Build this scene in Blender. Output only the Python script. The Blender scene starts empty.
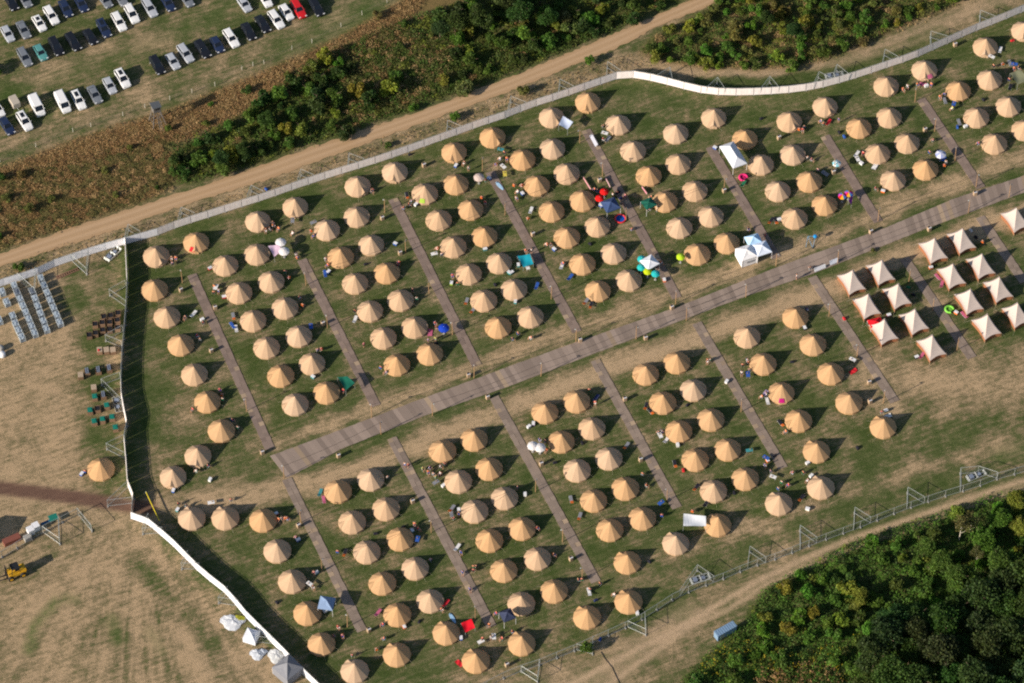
import bpy, math, random
import numpy as np
from mathutils import Vector, Matrix, Quaternion
R = math.radians
random.seed(7)
RNG = np.random.default_rng(11)

# ------------------------------------------------------------------ camera, sky, sun, exposure
E = R(53.0); FPX = 4230.0; DIST = 786.0
scene = bpy.context.scene
col = scene.collection
cam_d = bpy.data.cameras.new('camera'); cam = bpy.data.objects.new('camera', cam_d); col.objects.link(cam)
cam.location = (0, -DIST*math.cos(E), DIST*math.sin(E))
cam.rotation_euler = (math.pi/2-E, 0, 0)
cam_d.sensor_width = 36; cam_d.lens = FPX*36/1024
cam_d.clip_start = 1; cam_d.clip_end = 20000
scene.camera = cam

SUN_EL = R(23.2); SUN_DIR = Vector((-5.5, -3.45, 0)).normalized()       # horizontal direction towards the sun
w = bpy.data.worlds.new('World'); scene.world = w; w.use_nodes = True
nt = w.node_tree; bg = nt.nodes['Background']
sky = nt.nodes.new('ShaderNodeTexSky'); sky.sky_type = 'NISHITA'; sky.sun_disc = False
sky.sun_elevation = SUN_EL
sky.sun_rotation = math.atan2(SUN_DIR.x, SUN_DIR.y)
sky.air_density = 1.0; sky.dust_density = 1.0
nt.links.new(sky.outputs[0], bg.inputs[0]); bg.inputs[1].default_value = 0.075
sl = bpy.data.lights.new('sun', 'SUN'); sl.energy = 5.0; sl.angle = R(0.5); sl.color = (1.0, 0.875, 0.73)
sun = bpy.data.objects.new('sun', sl); col.objects.link(sun)
sv = Vector((SUN_DIR.x*math.cos(SUN_EL), SUN_DIR.y*math.cos(SUN_EL), math.sin(SUN_EL)))
sun.rotation_euler = (-sv).to_track_quat('-Z', 'Y').to_euler()
sun.location = sv*400
scene.view_settings.view_transform = 'Standard'; scene.view_settings.look = 'None'
scene.view_settings.gamma = 1.0; scene.view_settings.use_curve_mapping = False
scene.view_settings.exposure = 0.50
scene.render.engine = 'CYCLES'
scene.cycles.use_denoising = False
scene.cycles.max_bounces = 5; scene.cycles.diffuse_bounces = 3
scene.cycles.filter_width = 2.1

# ------------------------------------------------------------------ picture point -> place on the ground
FW = np.array([0, math.cos(E), -math.sin(E)]); UP = np.array([0, math.sin(E), math.cos(E)])
CP = np.array([0, -DIST*math.cos(E), DIST*math.sin(E)])
def at(px, py, z=0.0):
    d = FW*FPX + np.array([1, 0, 0])*(px-512) + UP*(341.5-py)
    t = (z-CP[2])/d[2]
    p = CP + d*t
    return Vector((p[0], p[1], z))
def proj(x, y, z=0.0):
    dx = x; dy = y-CP[1]; dz = z-CP[2]
    dep = dy*FW[1]+dz*FW[2]
    return 512+dx*FPX/dep, 341.5-(dy*UP[1]+dz*UP[2])*FPX/dep
def T(c, r, zx, zy):                    # survey square -> picture point
    y0 = 569 if r == 5 else 114*r
    return 170*c+zx/5.994, y0+zy/5.991

# ------------------------------------------------------------------ materials
def newmat(name):
    m = bpy.data.materials.new(name); m.use_nodes = True
    return m, m.node_tree, m.node_tree.nodes['Principled BSDF']
def mixrgb(nt, a, b, f, mode='MIX'):
    n = nt.nodes.new('ShaderNodeMix'); n.data_type = 'RGBA'; n.blend_type = mode
    for k, v in ((0, f), (6, a), (7, b)):
        if isinstance(v, bpy.types.NodeSocket): nt.links.new(v, n.inputs[k])
        elif k == 0: n.inputs[0].default_value = v
        else: n.inputs[k].default_value = (*v[:3], 1)
    return n.outputs[2]
def mth(nt, op, a, b=0.0, clamp=False):
    n = nt.nodes.new('ShaderNodeMath'); n.operation = op; n.use_clamp = clamp
    for k, v in ((0, a), (1, b)):
        if isinstance(v, bpy.types.NodeSocket): nt.links.new(v, n.inputs[k])
        else: n.inputs[k].default_value = v
    return n.outputs[0]
def noise(nt, scale, detail=3, vec=None, rough=.55):
    n = nt.nodes.new('ShaderNodeTexNoise'); n.inputs['Scale'].default_value = scale
    n.inputs['Detail'].default_value = detail; n.inputs['Roughness'].default_value = rough
    if vec is not None: nt.links.new(vec, n.inputs['Vector'])
    return n.outputs['Fac']
def objvec(nt): return nt.nodes.new('ShaderNodeTexCoord').outputs['Object']
def plain(name, c, rough=.7, var=.18, scale=3.0, metal=0.0, spec=.3, rnd=0.0, objcol=False):
    m, nt, b = newmat(name)
    f = noise(nt, scale, 3, objvec(nt))
    v = mth(nt, 'ADD', mth(nt, 'MULTIPLY', f, 2*var), 1-var)
    oi = nt.nodes.new('ShaderNodeObjectInfo')
    if rnd: v = mth(nt, 'MULTIPLY', v, mth(nt, 'ADD', mth(nt, 'MULTIPLY', oi.outputs['Random'], 2*rnd), 1-rnd))
    cc = nt.nodes.new('ShaderNodeCombineColor')
    for i in range(3): nt.links.new(v, cc.inputs[i])
    base = oi.outputs['Color'] if objcol else (*c, 1)
    nt.links.new(mixrgb(nt, base, cc.outputs[0], 1.0, 'MULTIPLY'), b.inputs['Base Color'])
    b.inputs['Roughness'].default_value = rough; b.inputs['Metallic'].default_value = metal
    b.inputs['Specular IOR Level'].default_value = spec
    return m
M = {}
def canvas_mat(name, c, c2):
    m, nt, b = newmat(name)
    oi = nt.nodes.new('ShaderNodeObjectInfo'); v = objvec(nt)
    base = mixrgb(nt, c, c2, oi.outputs['Random'])
    n1 = noise(nt, 1.3, 4, v); n2 = noise(nt, 9, 3, v)
    f = mth(nt, 'ADD', mth(nt, 'ADD', mth(nt, 'MULTIPLY', n1, .22), mth(nt, 'MULTIPLY', n2, .05)), .87)
    cc = nt.nodes.new('ShaderNodeCombineColor')
    for i in range(3): nt.links.new(f, cc.inputs[i])
    cl = mixrgb(nt, base, cc.outputs[0], 1.0, 'MULTIPLY')
    nt.links.new(cl, b.inputs['Base Color'])
    b.inputs['Roughness'].default_value = .85; b.inputs['Specular IOR Level'].default_value = .15
    bp = nt.nodes.new('ShaderNodeBump'); bp.inputs['Strength'].default_value = .15; bp.inputs['Distance'].default_value = .05
    nt.links.new(n1, bp.inputs['Height']); nt.links.new(bp.outputs[0], b.inputs['Normal'])
    return m
M['canvas'] = canvas_mat('tan_canvas', (.455, .278, .140), (.44, .280, .152))
M['canvas_pale'] = canvas_mat('sand_canvas', (.46, .328, .222), (.45, .305, .190))
M['paleroof'] = canvas_mat('cream_canvas', (.52, .44, .40), (.49, .42, .38))
M['orangewall'] = plain('orange_canvas', (.30, .125, .06), .85, .15)
M['dooropen'] = plain('shaded_canvas', (.10, .065, .04), .9)
M['doorcanvas'] = plain('door_canvas', (.30, .18, .09), .9)
M['rope'] = plain('rope', (.34, .31, .25), .9)
M['white'] = plain('white_tarpaulin', (.72, .73, .76), .6, .06)
M['fabric'] = plain('dyed_fabric', (1, 1, 1), .8, .12, 4, objcol=True, spec=.15)
M['paint'] = plain('car_paint', (1, 1, 1), .28, .03, 2, objcol=True, spec=.5)
M['glass'] = plain('tinted_glass', (.012, .016, .024), .12, .0, spec=.6)
M['rubber'] = plain('rubber', (.02, .02, .02), .8)
M['steel'] = plain('galvanised_steel', (.42, .45, .45), .45, .1, metal=.3)
M['wire'] = plain('fence_wire', (.16, .20, .18), .5)
M['concrete'] = plain('concrete', (.34, .33, .31), .9, .15)
M['wood'] = plain('raw_wood', (.36, .22, .115), .8, .25, 6, rnd=.15)
M['greywood'] = plain('weathered_wood', (.16, .15, .14), .85, .25, 5)
M['dark'] = plain('black_plastic', (.015, .016, .02), .6)
M['skin'] = plain('skin', (.50, .27, .18), .6, .05, rnd=.25)
M['hair'] = plain('hair', (.07, .045, .025), .8, .1, rnd=.5)
M['bark'] = plain('bark', (.14, .10, .07), .9, .3, 5)
M['palebark'] = plain('pale_bark', (.5, .46, .38), .9, .25, 5)
M['cable'] = plain('black_cable', (.02, .02, .02), .7)
def banner_mat(name, c, c2):
    m, nt, b = newmat(name)
    v = objvec(nt); mp = nt.nodes.new('ShaderNodeMapping'); nt.links.new(v, mp.inputs[0]); mp.inputs['Scale'].default_value = (3.0, 3.0, .35)
    f = noise(nt, 1.6, 4, mp.outputs[0])
    rp = nt.nodes.new('ShaderNodeValToRGB'); rp.color_ramp.elements[0].position = .38; rp.color_ramp.elements[1].position = .62
    rp.color_ramp.elements[0].color = (*c, 1); rp.color_ramp.elements[1].color = (*c2, 1)
    nt.links.new(f, rp.inputs[0]); nt.links.new(rp.outputs[0], b.inputs['Base Color'])
    b.inputs['Roughness'].default_value = .6
    return m
M['banner'] = banner_mat('printed_banner', (.74, .67, .66), (.85, .81, .80))
M['banner_white'] = banner_mat('white_banner', (.68, .70, .76), (.76, .77, .82))
def leaf_mat(name, tint=False):
    m, nt, b = newmat(name)
    a = nt.nodes.new('ShaderNodeAttribute'); a.attribute_name = 'Col'
    c = a.outputs['Color']
    if tint:
        oi = nt.nodes.new('ShaderNodeObjectInfo'); c = mixrgb(nt, c, oi.outputs['Color'], 1.0, 'MULTIPLY')
    nt.links.new(c, b.inputs['Base Color']); b.inputs['Roughness'].default_value = .6
    b.inputs['Specular IOR Level'].default_value = .2
    tr = nt.nodes.new('ShaderNodeBsdfTranslucent'); nt.links.new(c, tr.inputs[0])
    mx = nt.nodes.new('ShaderNodeMixShader'); mx.inputs[0].default_value = .33
    out = [n for n in nt.nodes if n.type == 'OUTPUT_MATERIAL'][0]
    nt.links.new(b.outputs[0], mx.inputs[1]); nt.links.new(tr.outputs[0], mx.inputs[2]); nt.links.new(mx.outputs[0], out.inputs[0])
    return m
M['leaf'] = leaf_mat('foliage', True)
M['weeds'] = leaf_mat('undergrowth_foliage')

# ------------------------------------------------------------------ mesh helpers
class MB:
    def __init__(s): s.v = []; s.f = []
    def add(s, vs, fs):
        o = len(s.v); s.v += [tuple(p) for p in vs]; s.f += [tuple(i+o for i in f) for f in fs]; return s
    def box(s, c, d, rz=0.0, taper=1.0, rot=None):
        x, y, z = d[0]/2, d[1]/2, d[2]/2
        vs = []
        mt = rot if rot is not None else Matrix.Rotation(rz, 3, 'Z')
        for k, sz in ((1, -1), (taper, 1)):
            for sx, sy in ((-1, -1), (1, -1), (1, 1), (-1, 1)):
                vs.append(Vector(c)+mt @ Vector((sx*x*k, sy*y*k, sz*z)))
        return s.add(vs, [(0, 3, 2, 1), (4, 5, 6, 7), (0, 1, 5, 4), (1, 2, 6, 5), (2, 3, 7, 6), (3, 0, 4, 7)])
    def tube(s, a, b, r, r2=None, n=6, cap=True):
        a = Vector(a); b = Vector(b); r2 = r if r2 is None else r2
        q = (b-a).normalized().to_track_quat('Z', 'Y')
        vs = []
        for p, rr in ((a, r), (b, r2)):
            for i in range(n):
                t = 2*math.pi*i/n; vs.append(p+q @ Vector((rr*math.cos(t), rr*math.sin(t), 0)))
        fs = [(i, (i+1) % n, n+(i+1) % n, n+i) for i in range(n)]
        if cap: fs += [tuple(range(n-1, -1, -1)), tuple(range(n, 2*n))]
        return s.add(vs, fs)
    def rev(s, prof, n=12, c=(0, 0, 0), ph=0.0):
        vs = []; m = len(prof)
        for r, z in prof:
            for i in range(n):
                t = ph+2*math.pi*i/n; vs.append((c[0]+r*math.cos(t), c[1]+r*math.sin(t), c[2]+z))
        fs = [(j*n+i, j*n+(i+1) % n, (j+1)*n+(i+1) % n, (j+1)*n+i) for j in range(m-1) for i in range(n)]
        return s.add(vs, fs)
    def data(s, name, mat, smooth=False):
        me = bpy.data.meshes.new(name); me.from_pydata(s.v, [], s.f); me.update()
        me.materials.append(mat)
        if smooth: me.polygons.foreach_set('use_smooth', [True]*len(me.polygons))
        return me
def ob(name, data, parent=None, loc=(0, 0, 0), rz=0.0, sc=None, color=None):
    o = bpy.data.objects.new(name, data); col.objects.link(o)
    o.location = loc; o.rotation_euler = (0, 0, rz)
    if sc is not None: o.scale = (sc, sc, sc) if not hasattr(sc, '__len__') else sc
    if parent: o.parent = parent
    if color: o.color = (*color, 1)
    return o
THINGS = []
def tag(o, label, cat, group=None, kind=None):
    if label: o['label'] = label
    if cat: o['category'] = cat
    if group: o['group'] = group
    if kind: o['kind'] = kind
    THINGS.append(o); return o
def root(name, loc, rz=0.0, sc=None):
    return ob(name, None, None, loc, rz, sc)
def kit(name, parts, loc, rz=0.0, color=None, sc=None, colors=None):
    """an Empty with one child per (part name, mesh, local loc, local rz[, sub-parts])"""
    r = root(name, loc, rz, sc)
    for i, p in enumerate(parts):
        c = ob(p[0], p[1], r, p[2] if len(p) > 2 else (0, 0, 0), p[3] if len(p) > 3 else 0.0)
        cc = (colors or {}).get(p[0], color)
        if cc: c.color = (*cc, 1)
        if len(p) > 4:
            for q in p[4]:
                d = ob(q[0], q[1], c, q[2] if len(q) > 2 else (0, 0, 0))
                if cc: d.color = (*cc, 1)
    return r

# ------------------------------------------------------------------ survey data
TENT = """588,113.5,d|551.7,128.6,dr|825.5,118,dr|714,129.3,d|789.7,133,dr|886.7,97.2,dr|925,81.3,d|986,58,d|1024.5,42,d|959,102,l|990,91,r|889.5,128.7,r|977,128.7,l|1009,117.6,r
859.5,139.3,l|907.5,154.5,r|878,165,l|926,181,r|893.7,191.8,l|995,155,l|1025,141.5,r|745.3,150.3,l|761.3,176,l|793,166,r|809.5,193,r|825,216.5,r|778.3,202.7,l|795,230,l|678.3,175.3,r|676,144.8,r|695,202.3,r|711,228,r|679.7,239.3,l
522.5,171,l|552.5,160,r|537,197,l|566.7,185,r|582.5,212.3,r|551.7,223,l|597.5,238,r|618.3,136,dl|633.3,162.3,l|649,187.3,l|665,213,l|567,249,l|582.5,275.8,l|613.7,265,r|629,292,r|598,302.7,dl|514,301.3,r|530.3,328.8,r
453.3,258.5,l|484.5,248,r|499,274.7,r|468.7,285.8,l|483.8,312.5,l|498.3,339.3,l|371,256.7,r|340.4,269,l|386.7,284.7,r|355,295.2,l|369.7,323,l|400.3,312.2,r|414.5,339.2,r|383.3,350,l|438.7,231.7,l
357.5,197.8,dr|394.7,183.7,d|454,163.7,d|492.5,148.7,dr|424.7,205.3,dl|455.8,195.7,r|356.5,228.3,r|470.5,221.2,r|295,218.7,d|257.5,233,dr|326.7,241.7,l
195.8,254.3,d|256.7,266,r|225,277.2,l|238.7,304.7,l|270.8,293.5,r|284.7,320,r|252.8,332.7,l|298.5,348.3,r|266.3,359.8,l|166.5,329,r|180.4,357,r|155.8,268,dr|154,301.8,r
194,386.7,r|207,414,r|221,443,r|197.5,468.5,d|172.6,489.5,d|280.5,388,l|311.7,375.8,r|326.3,404.8,r|295,416.7,l|396.7,377,l|429.5,366,r|474,452,r|442.5,463.5,l
545,424.8,l|576.7,413.7,r|592,440.7,r|561.3,454,l|609,471,r|646,386.2,l|677,374.7,r|663,415,l|679,443.7,l|693.5,402.3,r|711,432,r|728,462,r|695.5,472.3,l|763.5,376,l|747.5,349,l|813.3,356.7,r|831,385.7,r|781.7,405,l|799,433,l|817,464,u|849.5,415,r|795.8,329.3,r|883.7,439.5,u|697.5,266,l|727,254.7,r
100.3,481.8,l|191.3,531.3,u|225,530.7,u|262.8,533,r|277,563.8,r|337.7,504,l|370.5,492,r|352,534.7,l|385.8,521.5,r|366.7,564.8,l|400,551.8,r|415,581.2,r|458.3,494,l|489,481.3,r|504.5,510.7,r|474.5,524,l|489.5,553.2,l|503.8,583.5,l|522,541.3,r|537.5,571.5,r|577.2,483,l|593.8,513.2,l|625.5,501,r|610,542.7,l|642.5,531,r|627.5,575.2,u|676,556.3,u|713.8,503.8,l|745.5,491.3,r|779.2,516.3,u|821.3,500.2,u|718,537.7,u
291.7,594.3,r|307.2,626.2,r|321.2,657.3,r|382.2,596.2,l|397.2,627.8,l|430,614,r|446.2,646.2,u|396.7,667.8,u|354.5,684.5,u|475.8,674.3,u|521.3,616.5,dl|554.2,604,r|521.7,656.8,u|587.2,630.2,u|628.7,614.8,u"""
tents = []
for t in TENT.replace('\n', '|').split('|'):
    a, b, d = t.split(','); tents.append((float(a), float(b), d))
UPATH = [((191.7, 274.7), (270, 448.7)), ((301.7, 259.7), (375.8, 406)), ((393, 199), (477, 366)), ((490, 172), (577, 332)),
         ((586, 130), (677, 298)), ((710, 147), (776.7, 258)), ((825, 136), (878.3, 222)), ((921, 99), (981, 188))]
LPATH = [((286.7, 479), (362, 631)), ((391.7, 438), (491.7, 627)), ((494, 397), (596, 582)), ((595, 360.3), (677, 508)),
         ((696.7, 323), (783, 468)), ((812, 277), (895, 402)), ((904, 258), (972, 358)), ((980, 217), (1024, 282))]
BW_UP = [(270, 456), (340, 430), (405, 405), (510, 366), (576.7, 342), (680, 306), (770, 270), (850, 240.5), (885, 228), (953, 199), (1020, 177), (1070, 158)]
BW_LO = [(287, 478), (320, 461), (340, 449.5), (426.7, 415), (510, 386), (625, 342), (680, 321), (746.7, 296), (810, 275), (850, 259), (928, 228), (1020, 194), (1075, 176)]
ROAD_UP = [(-60, 280), (0, 254), (70, 228), (170, 196), (237, 174), (312, 147), (340, 138), (413, 113.5), (510, 77.5), (610, 35), (680, 5), (720, -14), (780, -42)]
ROAD_LO = [(-55, 296), (0, 267), (122, 228), (170, 210), (263, 181), (340, 153), (447, 114), (510, 91), (617, 48), (653, 29), (680, 18), (722, 0), (790, -30)]
FENCE_TOP = [(-30, 297), (0, 286), (35, 275.5), (53, 266.7), (71, 260.5), (88, 254.7), (106.7, 249), (125, 244), (142.5, 239), (160, 234), (170, 227.5+2), (196, 220.7), (213, 215.7), (230, 210), (263.5, 199.5), (297.5, 187.5), (331, 176.5), (347.5, 171.5), (380, 161.5), (413, 150), (446.7, 138), (478, 126.5), (510, 116), (526.7, 108.5), (558.5, 98.5), (590, 87.5), (620.8, 77), (639, 77.5), (656.7, 81.7), (672.5, 85.5), (689, 90), (706.7, 93.7), (724, 94.9), (741.7, 94.9), (760, 94.3), (778, 93.3), (796, 91.7), (814, 89), (831.7, 84.7), (848, 80), (865, 74.7), (882.5, 68.6), (899, 63.3), (915, 57.5), (931, 50.3), (946.7, 43.3), (963, 36), (980, 28.5), (996.7, 22.3), (1020, 12.5), (1050, 0)]
FENCE_LEFT = [(125, 235), (127, 278), (125.5, 308), (122.5, 342), (121.5, 352), (120.5, 372), (121.5, 399), (127, 415), (126, 429), (123.7, 435), (126, 456), (127.5, 481), (133.5, 494), (131.5, 508)]   # top edge
FENCE_SW = [(131, 515), (148, 521), (170, 539), (201.7, 571), (227.5, 591), (248, 616), (262.5, 630), (280, 647), (300, 668), (318, 685), (345, 712)]  # mid height
FENCE_SE = [(470, 690), (510, 669), (540, 659), (576.7, 644), (610, 629), (630, 620), (645, 612), (677, 591), (697, 583), (734, 569), (748, 562), (766, 557), (783, 550.5), (800, 544), (817, 537), (836, 530), (854, 524), (871, 517), (889, 510), (907, 503), (925, 497), (943, 491), (961, 486), (980, 480), (998, 473), (1024, 466), (1050, 458)]  # top edge
# ------------------------------------------------------------------ ground sheet
def axis(lo, hi, step, far):
    a = list(np.arange(lo, hi+1e-6, step)); s = step
    x = hi
    while x < far: s *= 1.5; x += s; a.append(x)
    s = step; x = lo
    while x > -far: s *= 1.5; x -= s; a.insert(0, x)
    return np.array(a)
gx = axis(-112, 112, .55, 4000); gy = axis(-82, 102, .62, 4000)
X, Y = np.meshgrid(gx, gy); PX, PY = proj(X, np.maximum(Y, -400.0))
def dpoly(pts, px=None, py=None):
    px = PX if px is None else px; py = PY if py is None else py
    d = np.full(px.shape, 1e9)
    for (ax, ay), (bx, by) in zip(pts[:-1], pts[1:]):
        vx, vy = bx-ax, by-ay; L = vx*vx+vy*vy
        t = np.clip(((px-ax)*vx+(py-ay)*vy)/L, 0, 1)
        d = np.minimum(d, np.hypot(px-ax-t*vx, py-ay-t*vy))
    return d
def inside(poly, px, py):
    c = np.zeros(np.shape(px), bool); n = len(poly); j = n-1
    for i in range(n):
        xi, yi = poly[i]; xj, yj = poly[j]
        k = ((yi > py) != (yj > py)) & (px < (xj-xi)*(py-yi)/((yj-yi) if yj != yi else 1e-9)+xi)
        c ^= k; j = i
    return c
def soft(pts, wd, sf): return np.clip((wd+sf-dpoly(pts))/(2*sf), 0, 1)
def area(poly, sf, px=None, py=None):
    q = PX if px is None else px; r = PY if py is None else py
    d = dpoly(poly+[poly[0]], q, r); s = np.where(inside(poly, q, r), d, -d)
    return np.clip(.5+s/(2*sf), 0, 1)
POLY_REEDS = [(-80, 185), (0, 168), (70, 142), (120, 125), (170, 110), (230, 86), (300, 56), (345, 35), (395, 5), (410, -20), (500, -20), (470, 20), (420, 50), (380, 85), (340, 90), (300, 105), (250, 112), (215, 130), (165, 140), (178, 180), (150, 200), (72, 226), (0, 249), (-80, 280)]
POLY_THICK_N = [(175, 150), (235, 118), (262, 100), (310, 62), (360, 40), (410, 18), (470, 0), (500, -30), (740, -30), (610, 32), (510, 74), (413, 110), (340, 134), (240, 170), (180, 186), (170, 165)]
POLY_THICK_NE = [(640, 52), (655, 36), (700, 14), (735, -8), (800, -30), (1030, -35), (960, 2), (920, 18), (860, 44), (820, 58), (790, 68), (735, 68), (690, 65), (660, 60)]
POLY_WOOD = [(672, 700), (690, 672), (716, 648), (745, 622), (765, 590), (800, 572), (850, 545), (900, 527), (945, 514), (985, 500), (1040, 488), (1100, 480), (1100, 740), (672, 740)]
POLY_CAMP = [(128, 246), (620, 80), (720, 95), (800, 92), (1030, 12), (1100, 0), (1100, 470), (480, 690), (330, 700), (135, 515)]
dry = np.full(X.shape, .50); dirt = np.zeros(X.shape); rough = np.zeros(X.shape); lush = np.zeros(X.shape); mud = np.zeros(X.shape)
camp = area(POLY_CAMP, 4)
dry = dry*(1-camp)+.34*camp
def put(f, val, target): target[...] = target*(1-f)+val*f
put(area([(-200, -200), (420, -200), (390, 2), (300, 46), (150, 106), (0, 160), (-200, 220)], 4), .42, dry)                 # car park
put(soft([(-20, 150), (70, 120), (160, 85), (260, 45)], 9, 8), .62, dry)
put(soft([(20, 70), (120, 45), (165, 38)], 9, 8), .62, dry)
put(soft([(120, 98), (160, 96)], 6, 8), .75, dry)
put(soft([(-20, 110), (60, 75), (160, 40), (250, -5)], 5, 8)*.6, .6, lush)
put(soft([(300, 50), (385, 5)], 16, 10)*.8, .55, lush)
put(area([(-200, 300), (30, 283), (122, 252), (122, 480), (130, 520), (340, 720), (340, 900), (-300, 900), (-300, 290)], 6), .86, dry)   # west field
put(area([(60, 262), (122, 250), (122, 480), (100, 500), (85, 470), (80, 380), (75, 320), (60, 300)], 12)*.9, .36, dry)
put(soft([(60, 600), (150, 690)], 60, 40)*.7, .70, dry)
put(soft([(0, 690), (0, 640)], 30, 25)*.6, .5, dry)
put(soft([(150, 530), (300, 680)], 20, 12)*.8, .42, dry)
put(soft([(0, 566), (70, 540), (90, 530)], 12, 8)*.8, .32, dry)
put(soft([(55, 602), (35, 625), (28, 650)], 3, 5), .9, lush); put(soft([(66, 598), (75, 600)], 3, 5), .9, lush)
put(soft([(112, 620), (118, 640)], 4, 6)*.8, .8, lush); put(soft([(150, 632), (162, 652)], 3, 6)*.7, .8, lush)
for k, (x1, y1, x2, y2) in enumerate([(118, 530, 60, 690), (125, 530, 90, 690), (130, 530, 118, 690), (136, 535, 150, 690), (142, 540, 190, 690), (146, 545, 230, 690)]):
    put(soft([(x1, y1), (x2, y2)], 4, 7)*.55, .98, dry)
th_ = np.arctan2(PY-470, PX-133); rr_ = np.hypot(PX-133, PY-470)
q1 = np.interp(th_, np.linspace(-math.pi, math.pi, 420), RNG.random(420)); q2 = np.interp(th_, np.linspace(-math.pi, math.pi, 160), RNG.random(160))
fld = area([(-200, 560), (100, 525), (132, 518), (345, 715), (345, 900), (-300, 900)], 12)
put(fld*.9, .80, dry)
dry += fld*((q1-.5)*.55+(q2-.5)*.22)*np.clip(1-np.abs(th_-1.5)/1.3, .25, 1)
put(soft([(40, 690), (250, 690)], 10, 12)*.6, .85, dry)
put(soft([(55, 602), (35, 625), (28, 650)], 3, 5), .9, lush); put(soft([(112, 620), (118, 640)], 4, 6)*.8, .8, lush)
put(soft([(140, 525), (125, 560), (118, 600)], 14, 14)*.8, .92, dry)
put(soft([(135, 560), (210, 640)], 9, 8)*.6, .3, dry)
put(soft([(0, 640), (60, 590), (110, 540)], 7, 10)*.7, .97, dry)
put(soft([(185, 508), (260, 495), (330, 480), (400, 452), (500, 412), (600, 372), (660, 352), (750, 318), (800, 298), (850, 280), (900, 258), (970, 232), (1030, 210)], 10, 6), 1.0, dry)
put(soft([(150, 505), (200, 505), (290, 488)], 9, 7)*.9, .95, dry)
put(soft([(500, 412), (600, 372), (700, 337)], 5, 5)*.5, .5, dirt)
put(soft([(275, 445), (340, 420), (400, 396), (490, 360), (560, 333), (640, 310), (700, 285), (760, 262), (840, 232), (930, 193), (1030, 155)], 7, 6)*.95, .90, dry)
put(soft([(620, 305), (680, 283)], 6, 6)*.6, .9, dry); put(soft([(880, 205), (960, 180), (1030, 152)], 8, 6)*.8, .92, dry)
put(soft([(875, 372), (950, 385), (1060, 372)], 24, 20)*.9, .88, dry)
put(soft([(930, 378), (1000, 392)], 8, 10)*.6, .95, dry)
put(soft([(500, 400), (530, 440)], 6, 8)*.7, .8, dry)
for l in ([(150, 500), (172, 500), (240, 480)], [(860, 415), (1040, 405)], [(700, 540), (800, 508), (900, 475), (1040, 430)], [(640, 560), (740, 535), (860, 495), (1040, 440)]):
    put(soft(l, 5, 6)*.7, .85, dry)
put(soft([(900, 425), (1040, 425)], 8, 10)*.7, .35, dry); put(soft([(1000, 455), (1040, 445)], 6, 8), .6, lush)
put(soft([(800, 520), (870, 500), (960, 468)], 5, 6)*.8, .12, dry)
put(soft([(400, 670), (470, 655), (540, 635), (620, 600)], 8, 10)*.6, .6, dry)
put(area([(128, 240), (620, 78), (720, 93), (790, 91), (870, 74), (1030, 14), (1030, 40), (900, 85), (800, 102), (620, 95), (400, 168), (250, 225), (150, 260)], 5)*.8, .22, dry)
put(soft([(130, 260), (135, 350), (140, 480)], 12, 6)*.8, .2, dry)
put(soft([(190, 420), (160, 440), (165, 480)], 14, 12)*.6, .65, dry)
# verge between road and banner fence, tracks
put(soft([(0, 275), (130, 233), (300, 175), (450, 122), (560, 84), (640, 60), (700, 76)], 11, 5), .72, dry)
put(soft([(640, 60), (700, 74), (780, 72)], 6, 4)*.9, .9, dry)
put(soft([(700, 84), (790, 82), (860, 66), (940, 30)], 6, 3), .15, dry)
put(soft([(690, 70), (760, 73), (840, 62), (905, 36), (960, 14), (1010, -6)], 3, 3), .45, dirt)
put(soft([(840, 66), (915, 42), (980, 10), (1020, -6)], 2, 2.5), .45, dirt)
put(soft([(900, 30), (990, -8)], 14, 10)*.6, .75, dry)
for l, wdt, s_ in sorted((([(560, 690), (627, 655), (680, 627), (720, 603), (760, 580), (800, 561), (850, 539), (933, 511), (1000, 488), (1060, 470)], 2.6, 1.0),
              ([(600, 690), (650, 655), (690, 625), (727, 610), (765, 585), (806, 567), (856, 547), (935, 519), (1000, 496), (1060, 478)], 2.0, .95),
              ([(600, 683), (640, 650), (690, 615)], 13, .38), ([(480, 700), (600, 668), (650, 640)], 14, .15)), key=lambda q: -q[1]):
    put(soft(l, wdt, 2.5 if wdt < 5 else 5)*1.0, s_, dirt)
put(soft([(470, 700), (600, 672), (720, 612), (800, 560)], 26, 10)*.8, .62, dry)
put(soft([(735, 600), (700, 640), (672, 690)], 6, 5)*.7, .55, dry)
put(soft([(548, 600), (560, 650), (560, 690)], 6, 8)*.6, .85, dry)
put(soft([(-60, 482), (0, 488), (66, 496), (131, 506), (150, 508)], 7, 2), 1.0, mud)
# worn grass beside the board paths
for p in UPATH+LPATH: put(soft([p[0], p[1]], 7, 6)*.45, .62, dry)
put(soft([(915, 270), (975, 350)], 6, 8)*.4, .7, dry)
put(area(POLY_REEDS, 5), 1.0, rough)
put(area(POLY_THICK_N, 5), .3, rough); put(area(POLY_THICK_N, 5), .1, dry); put(area(POLY_WOOD, 5), .1, dry); put(area(POLY_THICK_NE, 5), .8, rough); put(area(POLY_WOOD, 6), .2, rough)
def smooth_noise(sx, seed):          # cheap value noise on the grid
    r = np.random.default_rng(seed); q = r.random((64, 64))
    u = (X/sx) % 64; v = (Y/sx) % 64
    i = np.floor(u).astype(int) % 64; j = np.floor(v).astype(int) % 64; fu = u-np.floor(u); fv = v-np.floor(v)
    fu = fu*fu*(3-2*fu); fv = fv*fv*(3-2*fv); i1 = (i+1) % 64; j1 = (j+1) % 64
    return (q[j, i]*(1-fu)+q[j, i1]*fu)*(1-fv)+(q[j1, i]*(1-fu)+q[j1, i1]*fu)*fv
Z = (smooth_noise(9, 1)-.5)*.12+(smooth_noise(2.5, 2)-.5)*.05
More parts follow.
